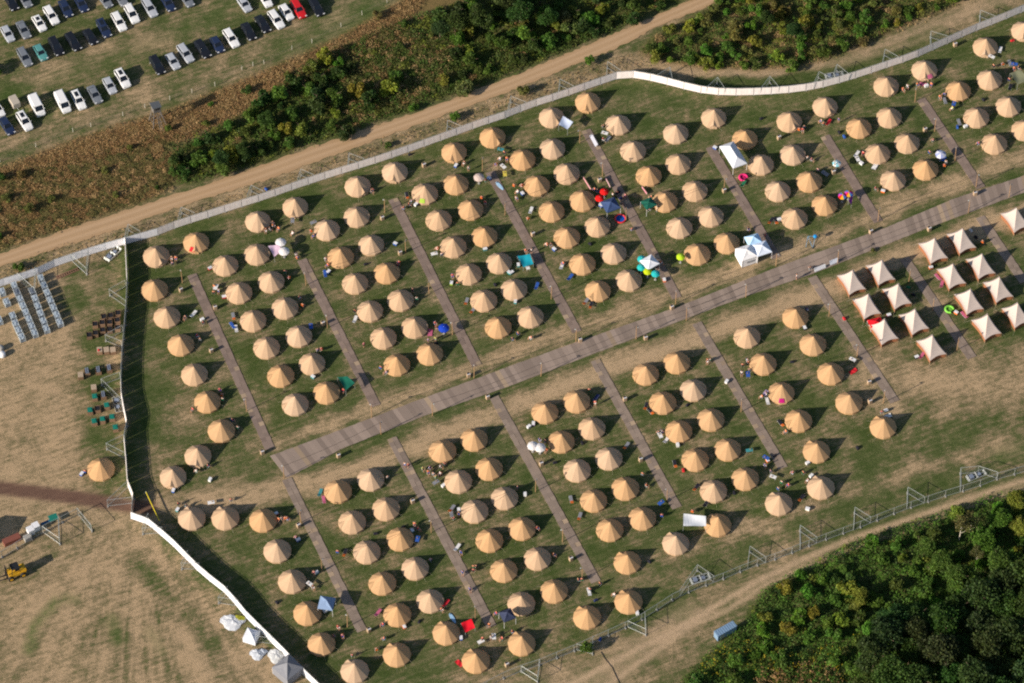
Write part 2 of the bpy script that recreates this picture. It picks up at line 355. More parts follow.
flat = np.clip(np.minimum(dpoly([((a[0]+b[0])/2, (a[1]+b[1])/2) for a, b in zip(BW_UP, BW_LO[:len(BW_UP)])]), 1e9), 0, 1e9)
for p in UPATH+LPATH: flat = np.minimum(flat, dpoly([p[0], p[1]])+6)
flat = np.minimum(flat, dpoly([((a[0]+b[0])/2, (a[1]+b[1])/2) for a, b in zip(ROAD_UP, ROAD_LO)])+3)
Z *= np.clip((flat-16)/10, 0, 1); Z -= .03
nx, ny = len(gx), len(gy)
me = bpy.data.meshes.new('ground'); idx = np.arange(nx*ny).reshape(ny, nx)
quads = np.stack([idx[:-1, :-1], idx[:-1, 1:], idx[1:, 1:], idx[1:, :-1]], -1).reshape(-1, 4)
def npmesh(name, V, Q, mat, colr=None, smooth=False):
    me = bpy.data.meshes.new(name)
    me.vertices.add(len(V)); me.vertices.foreach_set('co', np.asarray(V, np.float32).ravel())
    k = Q.shape[1]
    me.loops.add(Q.size); me.loops.foreach_set('vertex_index', Q.astype(np.int32).ravel())
    me.polygons.add(len(Q)); me.polygons.foreach_set('loop_start', np.arange(0, Q.size, k, dtype=np.int32))
    me.polygons.foreach_set('loop_total', np.full(len(Q), k, np.int32))
    me.update(calc_edges=True)
    me.polygons.foreach_set('use_smooth', np.full(len(Q), bool(smooth)))
    if colr is not None:
        for nm, c in colr.items():
            a = me.color_attributes.new(nm, 'FLOAT_COLOR', 'POINT')
            a.data.foreach_set('color', np.concatenate([np.asarray(c, np.float32), np.ones((len(V), 1), np.float32)], 1).ravel())
    me.materials.append(mat)
    return me
def ground_mat():
    m, nt, b = newmat('meadow_ground')
    za = nt.nodes.new('ShaderNodeAttribute'); za.attribute_name = 'zone'
    zb = nt.nodes.new('ShaderNodeAttribute'); zb.attribute_name = 'zone2'
    sa = nt.nodes.new('ShaderNodeSeparateColor'); nt.links.new(za.outputs['Color'], sa.inputs[0])
    sb = nt.nodes.new('ShaderNodeSeparateColor'); nt.links.new(zb.outputs['Color'], sb.inputs[0])
    dryA, dirtA, roughA = sa.outputs; lushA, mudA = sb.outputs[0], sb.outputs[1]
    v = objvec(nt)
    mp = nt.nodes.new('ShaderNodeMapping'); nt.links.new(v, mp.inputs[0]); mp.vector_type = 'TEXTURE'; mp.inputs['Rotation'].default_value = (0, 0, R(24)); mp.inputs['Scale'].default_value = (4, .6, 1)
    big = noise(nt, .16, 4, v); mid = noise(nt, .9, 5, v, .65); fine = noise(nt, 4.5, 4, v, .7); vf = noise(nt, 14, 2, v, .7)
    streak = noise(nt, 1.0, 4, mp.outputs[0], .6)
    damp = mth(nt, 'SUBTRACT', 1.15, mth(nt, 'MULTIPLY', mth(nt, 'ABSOLUTE', mth(nt, 'SUBTRACT', dryA, .45)), 1.5), True)
    d = mth(nt, 'ADD', dryA, mth(nt, 'MULTIPLY', mth(nt, 'MULTIPLY', mth(nt, 'SUBTRACT', big, .5), 1.7), damp))
    d = mth(nt, 'ADD', d, mth(nt, 'MULTIPLY', mth(nt, 'SUBTRACT', mid, .5), 1.0))
    d = mth(nt, 'ADD', d, mth(nt, 'MULTIPLY', mth(nt, 'SUBTRACT', streak, .5), 1.1))
    d = mth(nt, 'ADD', d, mth(nt, 'MULTIPLY', mth(nt, 'SUBTRACT', fine, .5), 1.0), True)
    rp = nt.nodes.new('ShaderNodeValToRGB'); cr = rp.color_ramp
    cr.elements[0].position = 0.0; cr.elements[0].color = (.054, .080, .022, 1)
    cr.elements[1].position = 1.0; cr.elements[1].color = (.42, .305, .185, 1)
    e = cr.elements.new(.35); e.color = (.098, .112, .043, 1)
    e = cr.elements.new(.62); e.color = (.205, .165, .092, 1)
    nt.links.new(d, rp.inputs[0])
    c = rp.outputs[0]
    c = mixrgb(nt, c, (.062, .115, .026), mth(nt, 'MULTIPLY', lushA, mth(nt, 'MULTIPLY', mth(nt, 'SUBTRACT', mth(nt, 'ADD', mid, fine), .7), 2.2), True))
    sand = mixrgb(nt, (.40, .28, .17), (.52, .39, .26), fine)
    c = mixrgb(nt, c, sand, mth(nt, 'MULTIPLY', dirtA, mth(nt, 'ADD', mth(nt, 'MULTIPLY', mid, 1.2), .4), True))
    rgh = mixrgb(nt, (.11, .10, .035), (.23, .15, .07), mid)
    c = mixrgb(nt, c, rgh, roughA)
    c = mixrgb(nt, c, mixrgb(nt, (.105, .058, .045), (.19, .12, .085), streak), mudA)
    f = mth(nt, 'ADD', mth(nt, 'ADD', mth(nt, 'MULTIPLY', fine, .7), mth(nt, 'MULTIPLY', vf, .6)), .35)
    cc = nt.nodes.new('ShaderNodeCombineColor')
    for i in range(3): nt.links.new(f, cc.inputs[i])
    c = mixrgb(nt, c, cc.outputs[0], 1.0, 'MULTIPLY')
    nt.links.new(c, b.inputs['Base Color']); b.inputs['Roughness'].default_value = .95; b.inputs['Specular IOR Level'].default_value = .05
    bp = nt.nodes.new('ShaderNodeBump'); bp.inputs['Strength'].default_value = .8; bp.inputs['Distance'].default_value = .12
    h = mth(nt, 'ADD', fine, mth(nt, 'MULTIPLY', vf, .4)); nt.links.new(h, bp.inputs['Height']); nt.links.new(bp.outputs[0], b.inputs['Normal'])
    return m
V = np.stack([X.ravel(), Y.ravel(), Z.ravel()], 1)
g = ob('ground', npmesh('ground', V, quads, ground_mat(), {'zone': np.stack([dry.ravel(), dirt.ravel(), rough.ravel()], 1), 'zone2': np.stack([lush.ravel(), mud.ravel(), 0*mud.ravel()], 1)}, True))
g['kind'] = 'structure'

# ------------------------------------------------------------------ road and board paths
def resample(pts, n):
    P = [Vector(p) for p in pts]; L = [0]
    for a, b in zip(P[:-1], P[1:]): L.append(L[-1]+(b-a).length)
    out = []
    for k in range(n+1):
        s = L[-1]*k/n
        for i in range(len(P)-1):
            if s <= L[i+1]+1e-9: out.append(P[i].lerp(P[i+1], (s-L[i])/max(1e-9, L[i+1]-L[i]))); break
        else: out.append(P[-1])
    return out
def road_mat():
    m, nt, b = newmat('sand_road')
    v = objvec(nt); mp = nt.nodes.new('ShaderNodeMapping'); nt.links.new(v, mp.inputs[0]); mp.vector_type = 'TEXTURE'; mp.inputs['Rotation'].default_value = (0, 0, R(24)); mp.inputs['Scale'].default_value = (9, .7, 1)
    a = noise(nt, 1.0, 4, mp.outputs[0]); f = noise(nt, 5, 4, v)
    at_ = nt.nodes.new('ShaderNodeAttribute'); at_.attribute_name = 'Col'
    sp = nt.nodes.new('ShaderNodeSeparateColor'); nt.links.new(at_.outputs['Color'], sp.inputs[0])
    c = mixrgb(nt, (.47, .315, .180), (.36, .235, .13), a)
    c = mixrgb(nt, c, (.54, .375, .235), mth(nt, 'MULTIPLY', sp.outputs[0], .7))
    c = mixrgb(nt, c, (.30, .22, .14), mth(nt, 'MULTIPLY', f, .4))
    nt.links.new(c, b.inputs['Base Color']); b.inputs['Roughness'].default_value = .95; b.inputs['Specular IOR Level'].default_value = .05
    bp = nt.nodes.new('ShaderNodeBump'); bp.inputs['Strength'].default_value = .5; bp.inputs['Distance'].default_value = .06
    nt.links.new(f, bp.inputs['Height']); nt.links.new(bp.outputs[0], b.inputs['Normal'])
    return m
up = resample([at(*p) for p in ROAD_UP], 220); lo = resample([at(*p) for p in ROAD_LO], 220)
Vr = []; Cr = []; cross = 12
for a, b in zip(up, lo):
    j1, j2 = random.uniform(-.25, .25), random.uniform(-.25, .25)
    for k in range(cross+1):
        t = k/cross; p = a.lerp(b, t)
        if k == 0: p = p+(a-b).normalized()*j1
        if k == cross: p = p+(b-a).normalized()*j2
        Vr.append((p.x, p.y, .012 - .03*math.exp(-((t-.3)/.08)**2) - .03*math.exp(-((t-.7)/.08)**2)+.02))
        rut = math.exp(-((t-.3)/.11)**2)+math.exp(-((t-.7)/.11)**2); Cr.append((rut,)*3)
Q = np.array([(i*(cross+1)+k, i*(cross+1)+k+1, (i+1)*(cross+1)+k+1, (i+1)*(cross+1)+k) for i in range(220) for k in range(cross)])[:, ::-1]
o = ob('dirt_road', npmesh('dirt_road', Vr, Q, road_mat(), {'Col': Cr})); o['kind'] = 'structure'

def board_mat():
    m, nt, b = newmat('walkway_boards')
    at_ = nt.nodes.new('ShaderNodeAttribute'); at_.attribute_name = 'Col'
    v = objvec(nt); f = noise(nt, 2.2, 4, v); g_ = noise(nt, .5, 3, v)
    c = mixrgb(nt, at_.outputs['Color'], (.25, .20, .16), mth(nt, 'MULTIPLY', f, .40))
    c = mixrgb(nt, c, (.15, .12, .115), mth(nt, 'MULTIPLY', g_, .30))
    nt.links.new(c, b.inputs['Base Color']); b.inputs['Roughness'].default_value = .85; b.inputs['Specular IOR Level'].default_value = .15
    return m
MBOARD = board_mat()
def boards(name, up, lo, n, base, spread, gap=.006, odd=.07, lanes=1):
    V, F, C = [], [], []
    for i in range(n):
        for ln in range(lanes):
            a0, a1 = up[i], up[i+1]; b0, b1 = lo[i], lo[i+1]
            l0, l1 = ln/lanes, (ln+1)/lanes
            q = [a0.lerp(b0, l0), a1.lerp(b1, l0), a1.lerp(b1, l1), a0.lerp(b0, l1)]
            c0 = sum(q, Vector())/4
            sh = (lo[i]-up[i]).normalized()*random.uniform(-.04, .04)
            q = [c0+(p-c0)*(1-gap)+sh for p in q]
            z = .045+random.uniform(-.003, .003); k = len(V)
            s = random.uniform(1-spread, 1+spread)
            cc = tuple(x*s for x in base)
            if random.random() < odd: cc = (.40*s, .30*s, .20*s)
            for p in q: V.append((p.x, p.y, z)); C.append(cc)
            for p in q: V.append((p.x, p.y, -.02)); C.append(cc)
            F += [(k, k+3, k+2, k+1), (k, k+1, k+5, k+4), (k+1, k+2, k+6, k+5), (k+2, k+3, k+7, k+6), (k+3, k, k+4, k+7)]
    me = npmesh(name, V, np.array(F), MBOARD, {'Col': C})
    o = ob(name, me); o['kind'] = 'structure'; return o
n = 185
boards('boardwalk', resample([at(*p) for p in BW_UP], n), resample([at(*p) for p in BW_LO], n), n, (.285, .225, .188), .30, .006, .05)
for i, p in enumerate(UPATH+LPATH):
    a, b = at(*p[0]), at(*p[1]); d = (b-a).normalized(); s = Vector((-d.y, d.x, 0))*.92
    L = (b-a).length; n = int(L/.9)
    hue = (.225, .168, .140) if i < len(UPATH) else (.26, .205, .165)
    boards('board_path', resample([a+s, b+s], n), resample([a-s, b-s], n), n, hue, .22, .01, .06, 2)

# ------------------------------------------------------------------ naming places: blocks and files of the camp
ORD = ['', 'first', 'second', 'third', 'fourth', 'fifth', 'sixth', 'seventh', 'eighth', 'ninth', 'tenth', 'eleventh', 'twelfth', 'thirteenth', 'fourteenth', 'fifteenth', 'sixteenth', 'seventeenth', 'eighteenth', 'nineteenth']
TENS = {20: 'twent', 30: 'thirt', 40: 'fort', 50: 'fift'}
def ordinal(n):
    if n < 20: return ORD[n]
    t = n//10*10
    return TENS[t]+'ieth' if n == t else TENS[t]+'y-'+ORD[n-t]
BWW = [((a+b)/2) for a, b in zip(resample([at(*p) for p in BW_UP], 60), resample([at(*p) for p in BW_LO], 60))]
def bw_side(p):                         # + above the boardwalk
    return p.y-float(np.interp(p.x, [q.x for q in BWW], [q.y for q in BWW]))
def block_of(p):
    upper = bw_side(p) > 0
    paths = UPATH if upper else LPATH
    k = 0; u0 = 0
    for i, (a, b) in enumerate(paths):
        A, B = at(*a), at(*b); d = (B-A).normalized(); r = Vector((p.x, p.y, 0))-A
        side = d.x*r.y-d.y*r.x
        if side > 0: k = i+1; u0 = side
    A, B = at(*paths[max(0, k-1)][0]), at(*paths[max(0, k-1)][1]); d = (B-A).normalized(); r = Vector((p.x, p.y, 0))-A
    return upper, k, d.x*r.y-d.y*r.x, d.dot(r)
TS = []
for cx, b, dr in tents:
    p = at(cx, b); c = Vector((p.x, p.y+2.45, 0)); up_, k, u, vv = block_of(c)
    TS.append(dict(p=c, door=dr, up=up_, k=k, u=u, v=vv, px=cx))
blocks = {}
for t in TS: blocks.setdefault((t['up'], t['k']), []).append(t)
for key, L in blocks.items():
    L.sort(key=lambda t: t['u']); files = [[L[0]]]
    for t in L[1:]:
        if t['u']-files[-1][-1]['u'] > 1.9: files.append([t])
        else: files[-1].append(t)
    nf = len(files)
    for i, fl in enumerate(files):
        fl.sort(key=lambda t: abs(bw_side(t['p'])))
        fn = '' if nf == 1 else (['left file, ', 'right file, '][i] if nf == 2 else ordinal(i+1)+' file, ')
        for j, t in enumerate(fl):
            t['short'] = '%s tent %s, %s%s %s block' % (ordinal(j+1), 'up' if t['up'] else 'down', fn, ordinal(key[1]+1), 'upper' if key[0] else 'lower')
            t['short'] = t['short'].replace('  ', ' ')
def near_tent(p):
    return min(TS, key=lambda t: (t['p']-Vector((p.x, p.y, 0))).length)

# ------------------------------------------------------------------ bell tents
NS = 12; RE = 2.52; WZ = .52; HT = 2.82
def roof_z(t): return WZ+(HT-WZ)*(1-t)**1.04
def bell_meshes():
    mb = MB(); ts = [0.02, .12, .3, .55, .8, 1.0]; n = NS*2
    vs = []; sag = [.034]*6
    for t, sg in zip(ts, sag):
        for i in range(n):
            a = 2*math.pi*i/n; r = RE*t*(1-(sg if i % 2 else 0)); z = roof_z(t)
            vs.append((r*math.cos(a), r*math.sin(a), z))
    m = len(ts)
    fs = [(j*n+i, (j+1)*n+i, (j+1)*n+(i+1) % n, j*n+(i+1) % n) for j in range(m-1) for i in range(n)]
    fs.append(tuple(range(n)))
    # short hanging valance
    k = len(vs)
    for i in range(n):
        a = 2*math.pi*i/n; q = vs[(m-1)*n+i]; vs.append((q[0]*1.0, q[1]*1.0, q[2]-.10))
    fs += [((m-1)*n+i, k+i, k+(i+1) % n, (m-1)*n+(i+1) % n) for i in range(n)]
    roof = mb.add(vs, fs)
    wall = MB(); vs = []
    for z, r in ((-.03, 2.44), (WZ-.02, 2.38)):
        for i in range(n):
            a = 2*math.pi*i/n; rr = r*(1 if i % 2 == 0 else .975); vs.append((rr*math.cos(a), rr*math.sin(a), z))
    wall.add(vs, [(i, (i+1) % n, n+(i+1) % n, n+i) for i in range(n)])
    # door porch at +x
    A = Vector((RE*.55, 0, roof_z(.55)+.02)); D = Vector((RE*.95, 0, 1.05))
    h = math.pi/12*1.05
    Lp = Vector((RE*1.0*math.cos(h), RE*math.sin(h), WZ+.03)); Rp = Vector((Lp.x, -Lp.y, Lp.z))
    porch = MB(); porch.add([A, D, Lp, Rp], [(0, 2, 1), (0, 1, 3)])
    porch.add([D+Vector((0, 0, -.12)), Lp, Vector((Lp.x, Lp.y, 0)), Vector((Lp.x+.02, Lp.y*.45, 0)), ], [(0, 1, 2, 3)])
    porch.add([D+Vector((0, 0, -.12)), Rp, Vector((Rp.x, Rp.y, 0)), Vector((Rp.x+.02, Rp.y*.45, 0)), ], [(0, 3, 2, 1)])
    door = MB(); door.add([(D.x-.04, 0, D.z-.2), (Lp.x-.03, Lp.y*.6, 0), (Rp.x-.03, Rp.y*.6, 0)], [(0, 1, 2)])
    rope = MB(); rope.tube((2.5, 0, WZ+.02), (3.35, 0, 0.0), .009, n=4); rope.tube((3.35, 0, -.05), (3.33, 0, .05), .012, n=4)
    cap = MB(); cap.rev([(0.0, HT+.10), (.035, HT+.09), (.05, HT-.02), (.12, HT-.14)], 8)
    return roof, wall, porch, door, rope, cap
rf, wl, pc, dr_, rp_, cp_ = bell_meshes()
BELL = {}
for key in ('canvas', 'canvas_pale'):
    BELL[key] = [rf.data('canvas_roof', M[key]), wl.data('canvas_wall', M[key]), pc.data('door_porch', M[key]), dr_.data('door', M['doorcanvas']), rp_.data('guy_rope', M['rope']), cp_.data('pole_cap', M[key])]
DIRS = {'r': 12, 'l': 195, 'u': 120, 'd': 262, 'dr': 300, 'dl': 238}
SPECIAL = {}
for t in TS:
    key = 'canvas' if random.random() < (.75 if (t['p'].y < 0 or t['p'].x < -55) else .35) else 'canvas_pale'
    B = BELL[key]
    az = R(DIRS[t['door']]+random.uniform(-9, 9))
    s = 1+random.uniform(-.012, .022)
    r = root('bell_tent', t['p'], az, (s, s*random.uniform(.985, 1.015), s*random.uniform(.97, 1.04)))
    for nm, me_ in zip(('roof', 'wall', 'door_porch', 'door'), B[:4]): ob(nm, me_, r)
    ob('pole_cap', B[5], r)
    for i in range(NS):
        if i in (0,): continue
        ob('guy_rope', B[4], r, rz=2*math.pi*i/NS+random.uniform(-.03, .03))
    t['obj'] = r
    tag(r, ('golden' if key == 'canvas' else 'pale sand')+' round bell tent, '+t['short'], 'tent', 'bell tents pitched in files')

# ------------------------------------------------------------------ pagoda tents with orange walls
def pagoda_meshes():
    roof = MB(); n = 6; h = 2.0; a, b = 1.78, 2.62; H = 3.75; Z0 = 1.12; qx, qy = .42, .66
    vs = []; fs = []
    crn = [(-a, -b), (a, -b), (a, b), (-a, b)]
    for s in range(4):
        (x0, y0), (x1, y1) = crn[s], crn[(s+1) % 4]
        base = len(vs); m = 6; kk = 6
        for j in range(kk+1):
            t = j/kk
            for i in range(m+1):
                u = i/m; ex = x0+(x1-x0)*u; ey = y0+(y1-y0)*u
                inw = 1-.13*math.sin(math.pi*u)*t
                z = Z0+(H-Z0)*(1-t)**1.75+.10*math.sin(math.pi*u)*t
                x, y = ex*t*inw+qx*(1-t), ey*t*inw+qy*(1-t)
                if t == 0: x, y = qx, qy
                vs.append((x, y, z))
        for j in range(kk):
            for i in range(m):
                q = base+j*(m+1)+i; fs.append((q, q+m+1, q+m+2, q+1))
    roof.add(vs, fs)
    wall = MB()
    for s in range(4):
        (x0, y0), (x1, y1) = crn[s], crn[(s+1) % 4]
        if s == 2: continue
        m = 6; vs = []
        for i in range(m+1):
            u = i/m; inw = (1-.13*math.sin(math.pi*u))*.93
            x = (x0+(x1-x0)*u)*inw; y = (y0+(y1-y0)*u)*inw
            vs += [(x, y, 0), (x, y, 1.14)]
        wall.add(vs, [(2*i, 2*i+2, 2*i+3, 2*i+1) for i in range(m)])
    pole = MB().tube((0, 0, 0), (0, 0, 1.13), .04)
    mast = MB().tube((qx, qy, 0), (qx, qy, 3.85), .04)
    rope = MB().tube((0, 0, 1.1), (.75, .75, 0), .012, n=4)
    return (roof.data('peaked_roof', M['paleroof']), wall.data('orange_wall', M['orangewall']), pole.data('pole', M['wood']), mast.data('mast', M['wood']), rope.data('guy_rope', M['rope']))
PG = pagoda_meshes(); PGC = [(-1.75, -2.59), (1.75, -2.59), (1.75, 2.59), (-1.75, 2.59)]
PAG = [(855, 270.2), (884.2, 260.5), (936.7, 238.8), (965, 228.8), (870.3, 294.3), (900.5, 284.3), (955, 264.2), (984.2, 254.2), (887, 319.7), (917.5, 309.7), (972.5, 289.7), (1001.7, 277.5), (935, 335.5), (990, 314.7), (1020, 303), (1019, 208)]
prow = {0: 'front row nearest the boardwalk', 4: 'second row from the boardwalk', 8: 'third row from the boardwalk', 12: 'rear row farthest from the boardwalk', 15: 'standing alone at the right edge'}
for i, (x, y) in enumerate(PAG):
    p = at(x-3.7, y+11.9, 1.12); r = root('pagoda_tent', (p.x, p.y, 0), R(25)+R(random.uniform(-2, 2)), random.uniform(.98, 1.02))
    ob('roof', PG[0], r); ob('wall', PG[1], r); ob('mast', PG[3], r)
    for k, (cx, cy) in enumerate(PGC):
        ob('pole', PG[2], r, (cx, cy, 0)); ob('guy_rope', PG[4], r, (cx, cy, 0), [math.pi, -math.pi/2, 0, math.pi/2][k])
    key = max(k for k in prow if k <= i)
    tag(r, 'cream peaked tent with orange walls, '+prow[key], 'tent', 'cream pagoda tents with orange walls')

# ------------------------------------------------------------------ fences
def panel_banner(L, mat):
    mb = MB(); m = 16
    vs = []
    for z in (.12, .7, 1.3, 1.92):
        for i in range(m+1):
            vs.append((L*i/m, -.15*(1-z/1.92)+.0012*math.sin(i*1.3), z+(.02*math.sin(i*.8) if z > 1.9 else 0)))  # foot leans outward, a slope added so the cloth catches more sun
    k = len(vs)
    fs = [(j*(m+1)+i, j*(m+1)+i+1, (j+1)*(m+1)+i+1, (j+1)*(m+1)+i) for j in range(3) for i in range(m)]
    mb.add(vs, fs)
    mb.add([(x, y+.012, z) for x, y, z in vs], [tuple(reversed(f)) for f in fs])
    return mb.data('banner', mat)
def panel_frame(L, wires=True):
    mb = MB()
    for a, b in (((0, 0, .1), (0, 0, 2.0)), ((L, 0, .1), (L, 0, 2.0)), ((0, 0, .12), (L, 0, .12)), ((0, 0, 2.0), (L, 0, 2.0))):
        mb.tube(a, b, .038, n=5)
    return mb.data('fence_frame', M['steel'])
def panel_mesh(L):
    mb = MB()
    for i in range(1, int(L/.14)): mb.tube((i*.14, 0, .12), (i*.14, 0, 2.0), .0045, n=3, cap=False)
    for z in (.55, 1.05, 1.55): mb.tube((0, .0, z), (L, 0, z), .008, n=3, cap=False)
    return mb.data('wire_mesh', M['wire'])
foot_me = MB().box((0, 0, .06), (.2, .55, .12)).data('foot_block', M['concrete'])
FR = panel_frame(3.4); WM = panel_mesh(3.4); BN = panel_banner(3.32, M['banner']); BW_ = panel_banner(3.37, M['banner_white'])
def fence(name, pts, z, label, cat, banner, white_until=None, group=None):
    P = [at(x, y, z) for x, y in pts]; P = [Vector((p.x, p.y, 0)) for p in P]
    tot = sum((b-a).length for a, b in zip(P[:-1], P[1:])); n = int(round(tot/3.42))
    Q = resample(P, n); r = root(name, Q[0])
    for i in range(n):
        a, b = Q[i], Q[i+1]; d = b-a; rz = math.atan2(d.y, d.x); sc = d.length/3.42
        fr = ob('fence_panel', FR, r, a-Q[0], rz, (sc, 1, 1)); ob('wire_mesh', WM, fr); ob('foot_block', foot_me, fr)
        if banner:
            wh = banner == 'white' or (white_until is not None and i < white_until)
            s = -1 if banner == 'white_left' else 1
            ob('banner', BW_ if wh else BN, fr, (0, -.05, 0))
    tag(r, label, cat, group); return r
wu = 0
fence('banner_fence', FENCE_TOP, 0, 'long pale banner-covered fence beside the sandy road', 'fence', 'grey', 11)
fence('banner_fence', FENCE_LEFT, 2.0, 'banner-covered fence running down past the wooden crates', 'fence', 'grey')
fence('banner_fence', FENCE_SW, 1.0, 'bright white banner fence running down right from the site gate', 'fence', 'white')
fence('wire_fence', FENCE_SE, 2.0, 'bare galvanised wire fence along the wheel-rutted track', 'fence', None)
# braces: two panels folded out behind a fence, and their ballast block
BR = [((300.8, 169), (297.5, 179), (313.5, 174.5)), ((251, 185), (247, 196), (263.3, 191)), ((181, 207), (178, 218), (194.5, 212.5)), ((349, 153), (347.5, 164), (364, 158.5)), ((447.5, 120), (446.5, 131), (461.5, 126)), ((128, 224), (125, 234), (140, 231)),
      ((86, 268), (70.5, 254), (88, 248)), ((34, 288), (17, 273), (35, 267)), ((560, 79), (558.5, 91), (574, 86)), ((607.5, 61.5), (606.5, 75), (620.5, 70)), ((511, 96), (508, 108), (526, 102)), ((670, 67), (656.7, 75), (672.5, 79)),
      ((717.5, 77), (707, 87), (725, 88.5)), ((770, 76), (761, 88), (779, 87)), ((819, 71.5), (814, 83), (832, 78)), ((837, 64), (832, 78), (849, 74)), ((885, 49), (882.5, 62), (899, 57)), ((931, 31), (931, 44), (948, 36)), ((980.5, 10), (980, 22), (995.5, 16)),
      ((109, 289), (125, 280), (125.5, 300.5)), ((105, 334.5), (122, 325), (121, 341)), ((101, 378.7), (119.5, 372), (121.5, 399)), ((106, 443), (123.5, 434.5), (125.5, 453)), ((107, 500), (127, 481), (132, 497)),
      ((142, 528), (148, 513), (162, 527)), ((181, 563), (187.5, 550), (199, 563)), ((218, 597), (227.5, 586), (238, 600)), ((256, 636), (262, 626), (274, 638)),
      ((537.5, 676), (521.7, 666), (540, 659)), ((646, 629), (628, 621), (645, 612)), ((592.7, 648), (577, 644), (593, 636)), ((800.3, 525), (800.5, 544), (817, 537)), ((750, 546), (748, 562), (766, 557)), ((697.5, 564.5), (680, 590), (714, 576)),
      ((908, 487), (907.5, 503), (925, 497)), ((855, 507), (854, 524), (871, 517)), ((961, 467.7), (961, 486), (979, 466)), ((997.5, 472), (979, 466), (998, 473.5)), ((59, 538), (42, 526), (58, 515)), ((91, 525), (77, 508), (89, 522))]
for i, (ap, a, b) in enumerate(BR):
    A = at(*ap, 2.0); r = root('fence_brace', (A.x, A.y, 0))
    for q in (a, b):
        Bp = at(*q, 2.0); d = Vector((Bp.x-A.x, Bp.y-A.y, 0)); f_ = ob('fence_panel', FR, r, (0, 0, 0), math.atan2(d.y, d.x), (d.length/3.4, 1, 1)); ob('wire_mesh', WM, f_)
    ob('ballast_block', foot_me, r, (0, 0, 0))
    where = 'behind the banner fence by the sandy road' if i < 19 and i not in (6, 7) else ('against the white fence near the grey stillages' if i in (6, 7) else ('leaning at the fence past the crates' if i < 24 else ('behind the white fence below the gate' if i < 28 else ('at the wire fence by the rutted track' if i < 38 else 'by the small yard near the forklift'))))
    tag(r, 'folded-out wire panel brace '+where, 'fence brace', 'wire panel braces propping the fences')
def fence_line(pts, z, label):
    fence('wire_fence', pts, z, label, 'fence', None)
fence_line([(-14, 560), (5, 549), (42, 526), (60, 517), (77, 508.5)], 2.0, 'short bare wire fence beside the yellow forklift yard')
lp = MB()
for k in range(5):
    z = .08+k*.07; o_ = k*.06
    for a, b in (((o_, 0), (3.4+o_, 0)), ((o_, 1.9), (3.4+o_, 1.9)), ((o_, 0), (o_, 1.9)), ((3.4+o_, 0), (3.4+o_, 1.9)), ((1.7+o_, 0), (1.7+o_, 1.9)), ((o_, .95), (3.4+o_, .95))):
        lp.tube((a[0], a[1], z), (b[0], b[1], z), .035, n=4)
LP = lp.data('loose_panels', M['steel']); LB = MB().box((.9, 1, .22), (.7, 1.2, .4)).box((2.4, .9, .2), (.6, .9, .36)).data('packed_clamps', plain('blue_grey_bundle', (.18, .22, .30)))
for x, y, a, wh in ((109, 262, 52, 'on grass left of the banner fence corner'), (112, 398, -75, 'beside the green-topped crates'), (692, 585, 20, 'inside the wire brace by the rutted track'), (969, 482, 25, 'by the wire fence above the birch'), (826, 80, 12, 'behind the banner fence by the thicket')):
    r = root('panel_pile', at(x, y), R(a)); ob('panel_frames', LP, r, sc=(1, .7, 1)); ob('clamp_bundle', LB, r, sc=(1, .7, 1))
    tag(r, 'pile of loose steel fence panels '+wh, 'fence panels', 'piles of loose fence panels')

# pasture fence along the car park
PF = [(-10, 166), (0, 162), (36, 147), (73, 132), (91, 127), (123, 116), (145, 108), (170, 100), (192, 93), (215, 86), (242, 70), (253, 66), (264, 64), (292, 50), (312, 43), (341, 27), (362, 15), (387, 3), (400, -4)]
r = root('pasture_fence', at(*PF[0])); post = MB().tube((0, 0, 0), (0, 0, 1.25), .05, .045).data('post', plain('pale_post', (.6, .58, .52)))
o0 = at(*PF[0])
for p in PF: ob('post', post, r, at(*p)-o0)
wm = MB()
for a, b in zip(PF[:-1], PF[1:]):
    for z in (.6, 1.1): wm.tube(at(*a)-o0+Vector((0, 0, z)), at(*b)-o0+Vector((0, 0, z)), .012, n=3, cap=False)
ob('wire', wm.data('fence_wires', M['rope']), r); tag(r, 'low post and wire fence along the edge of the car park', 'fence')

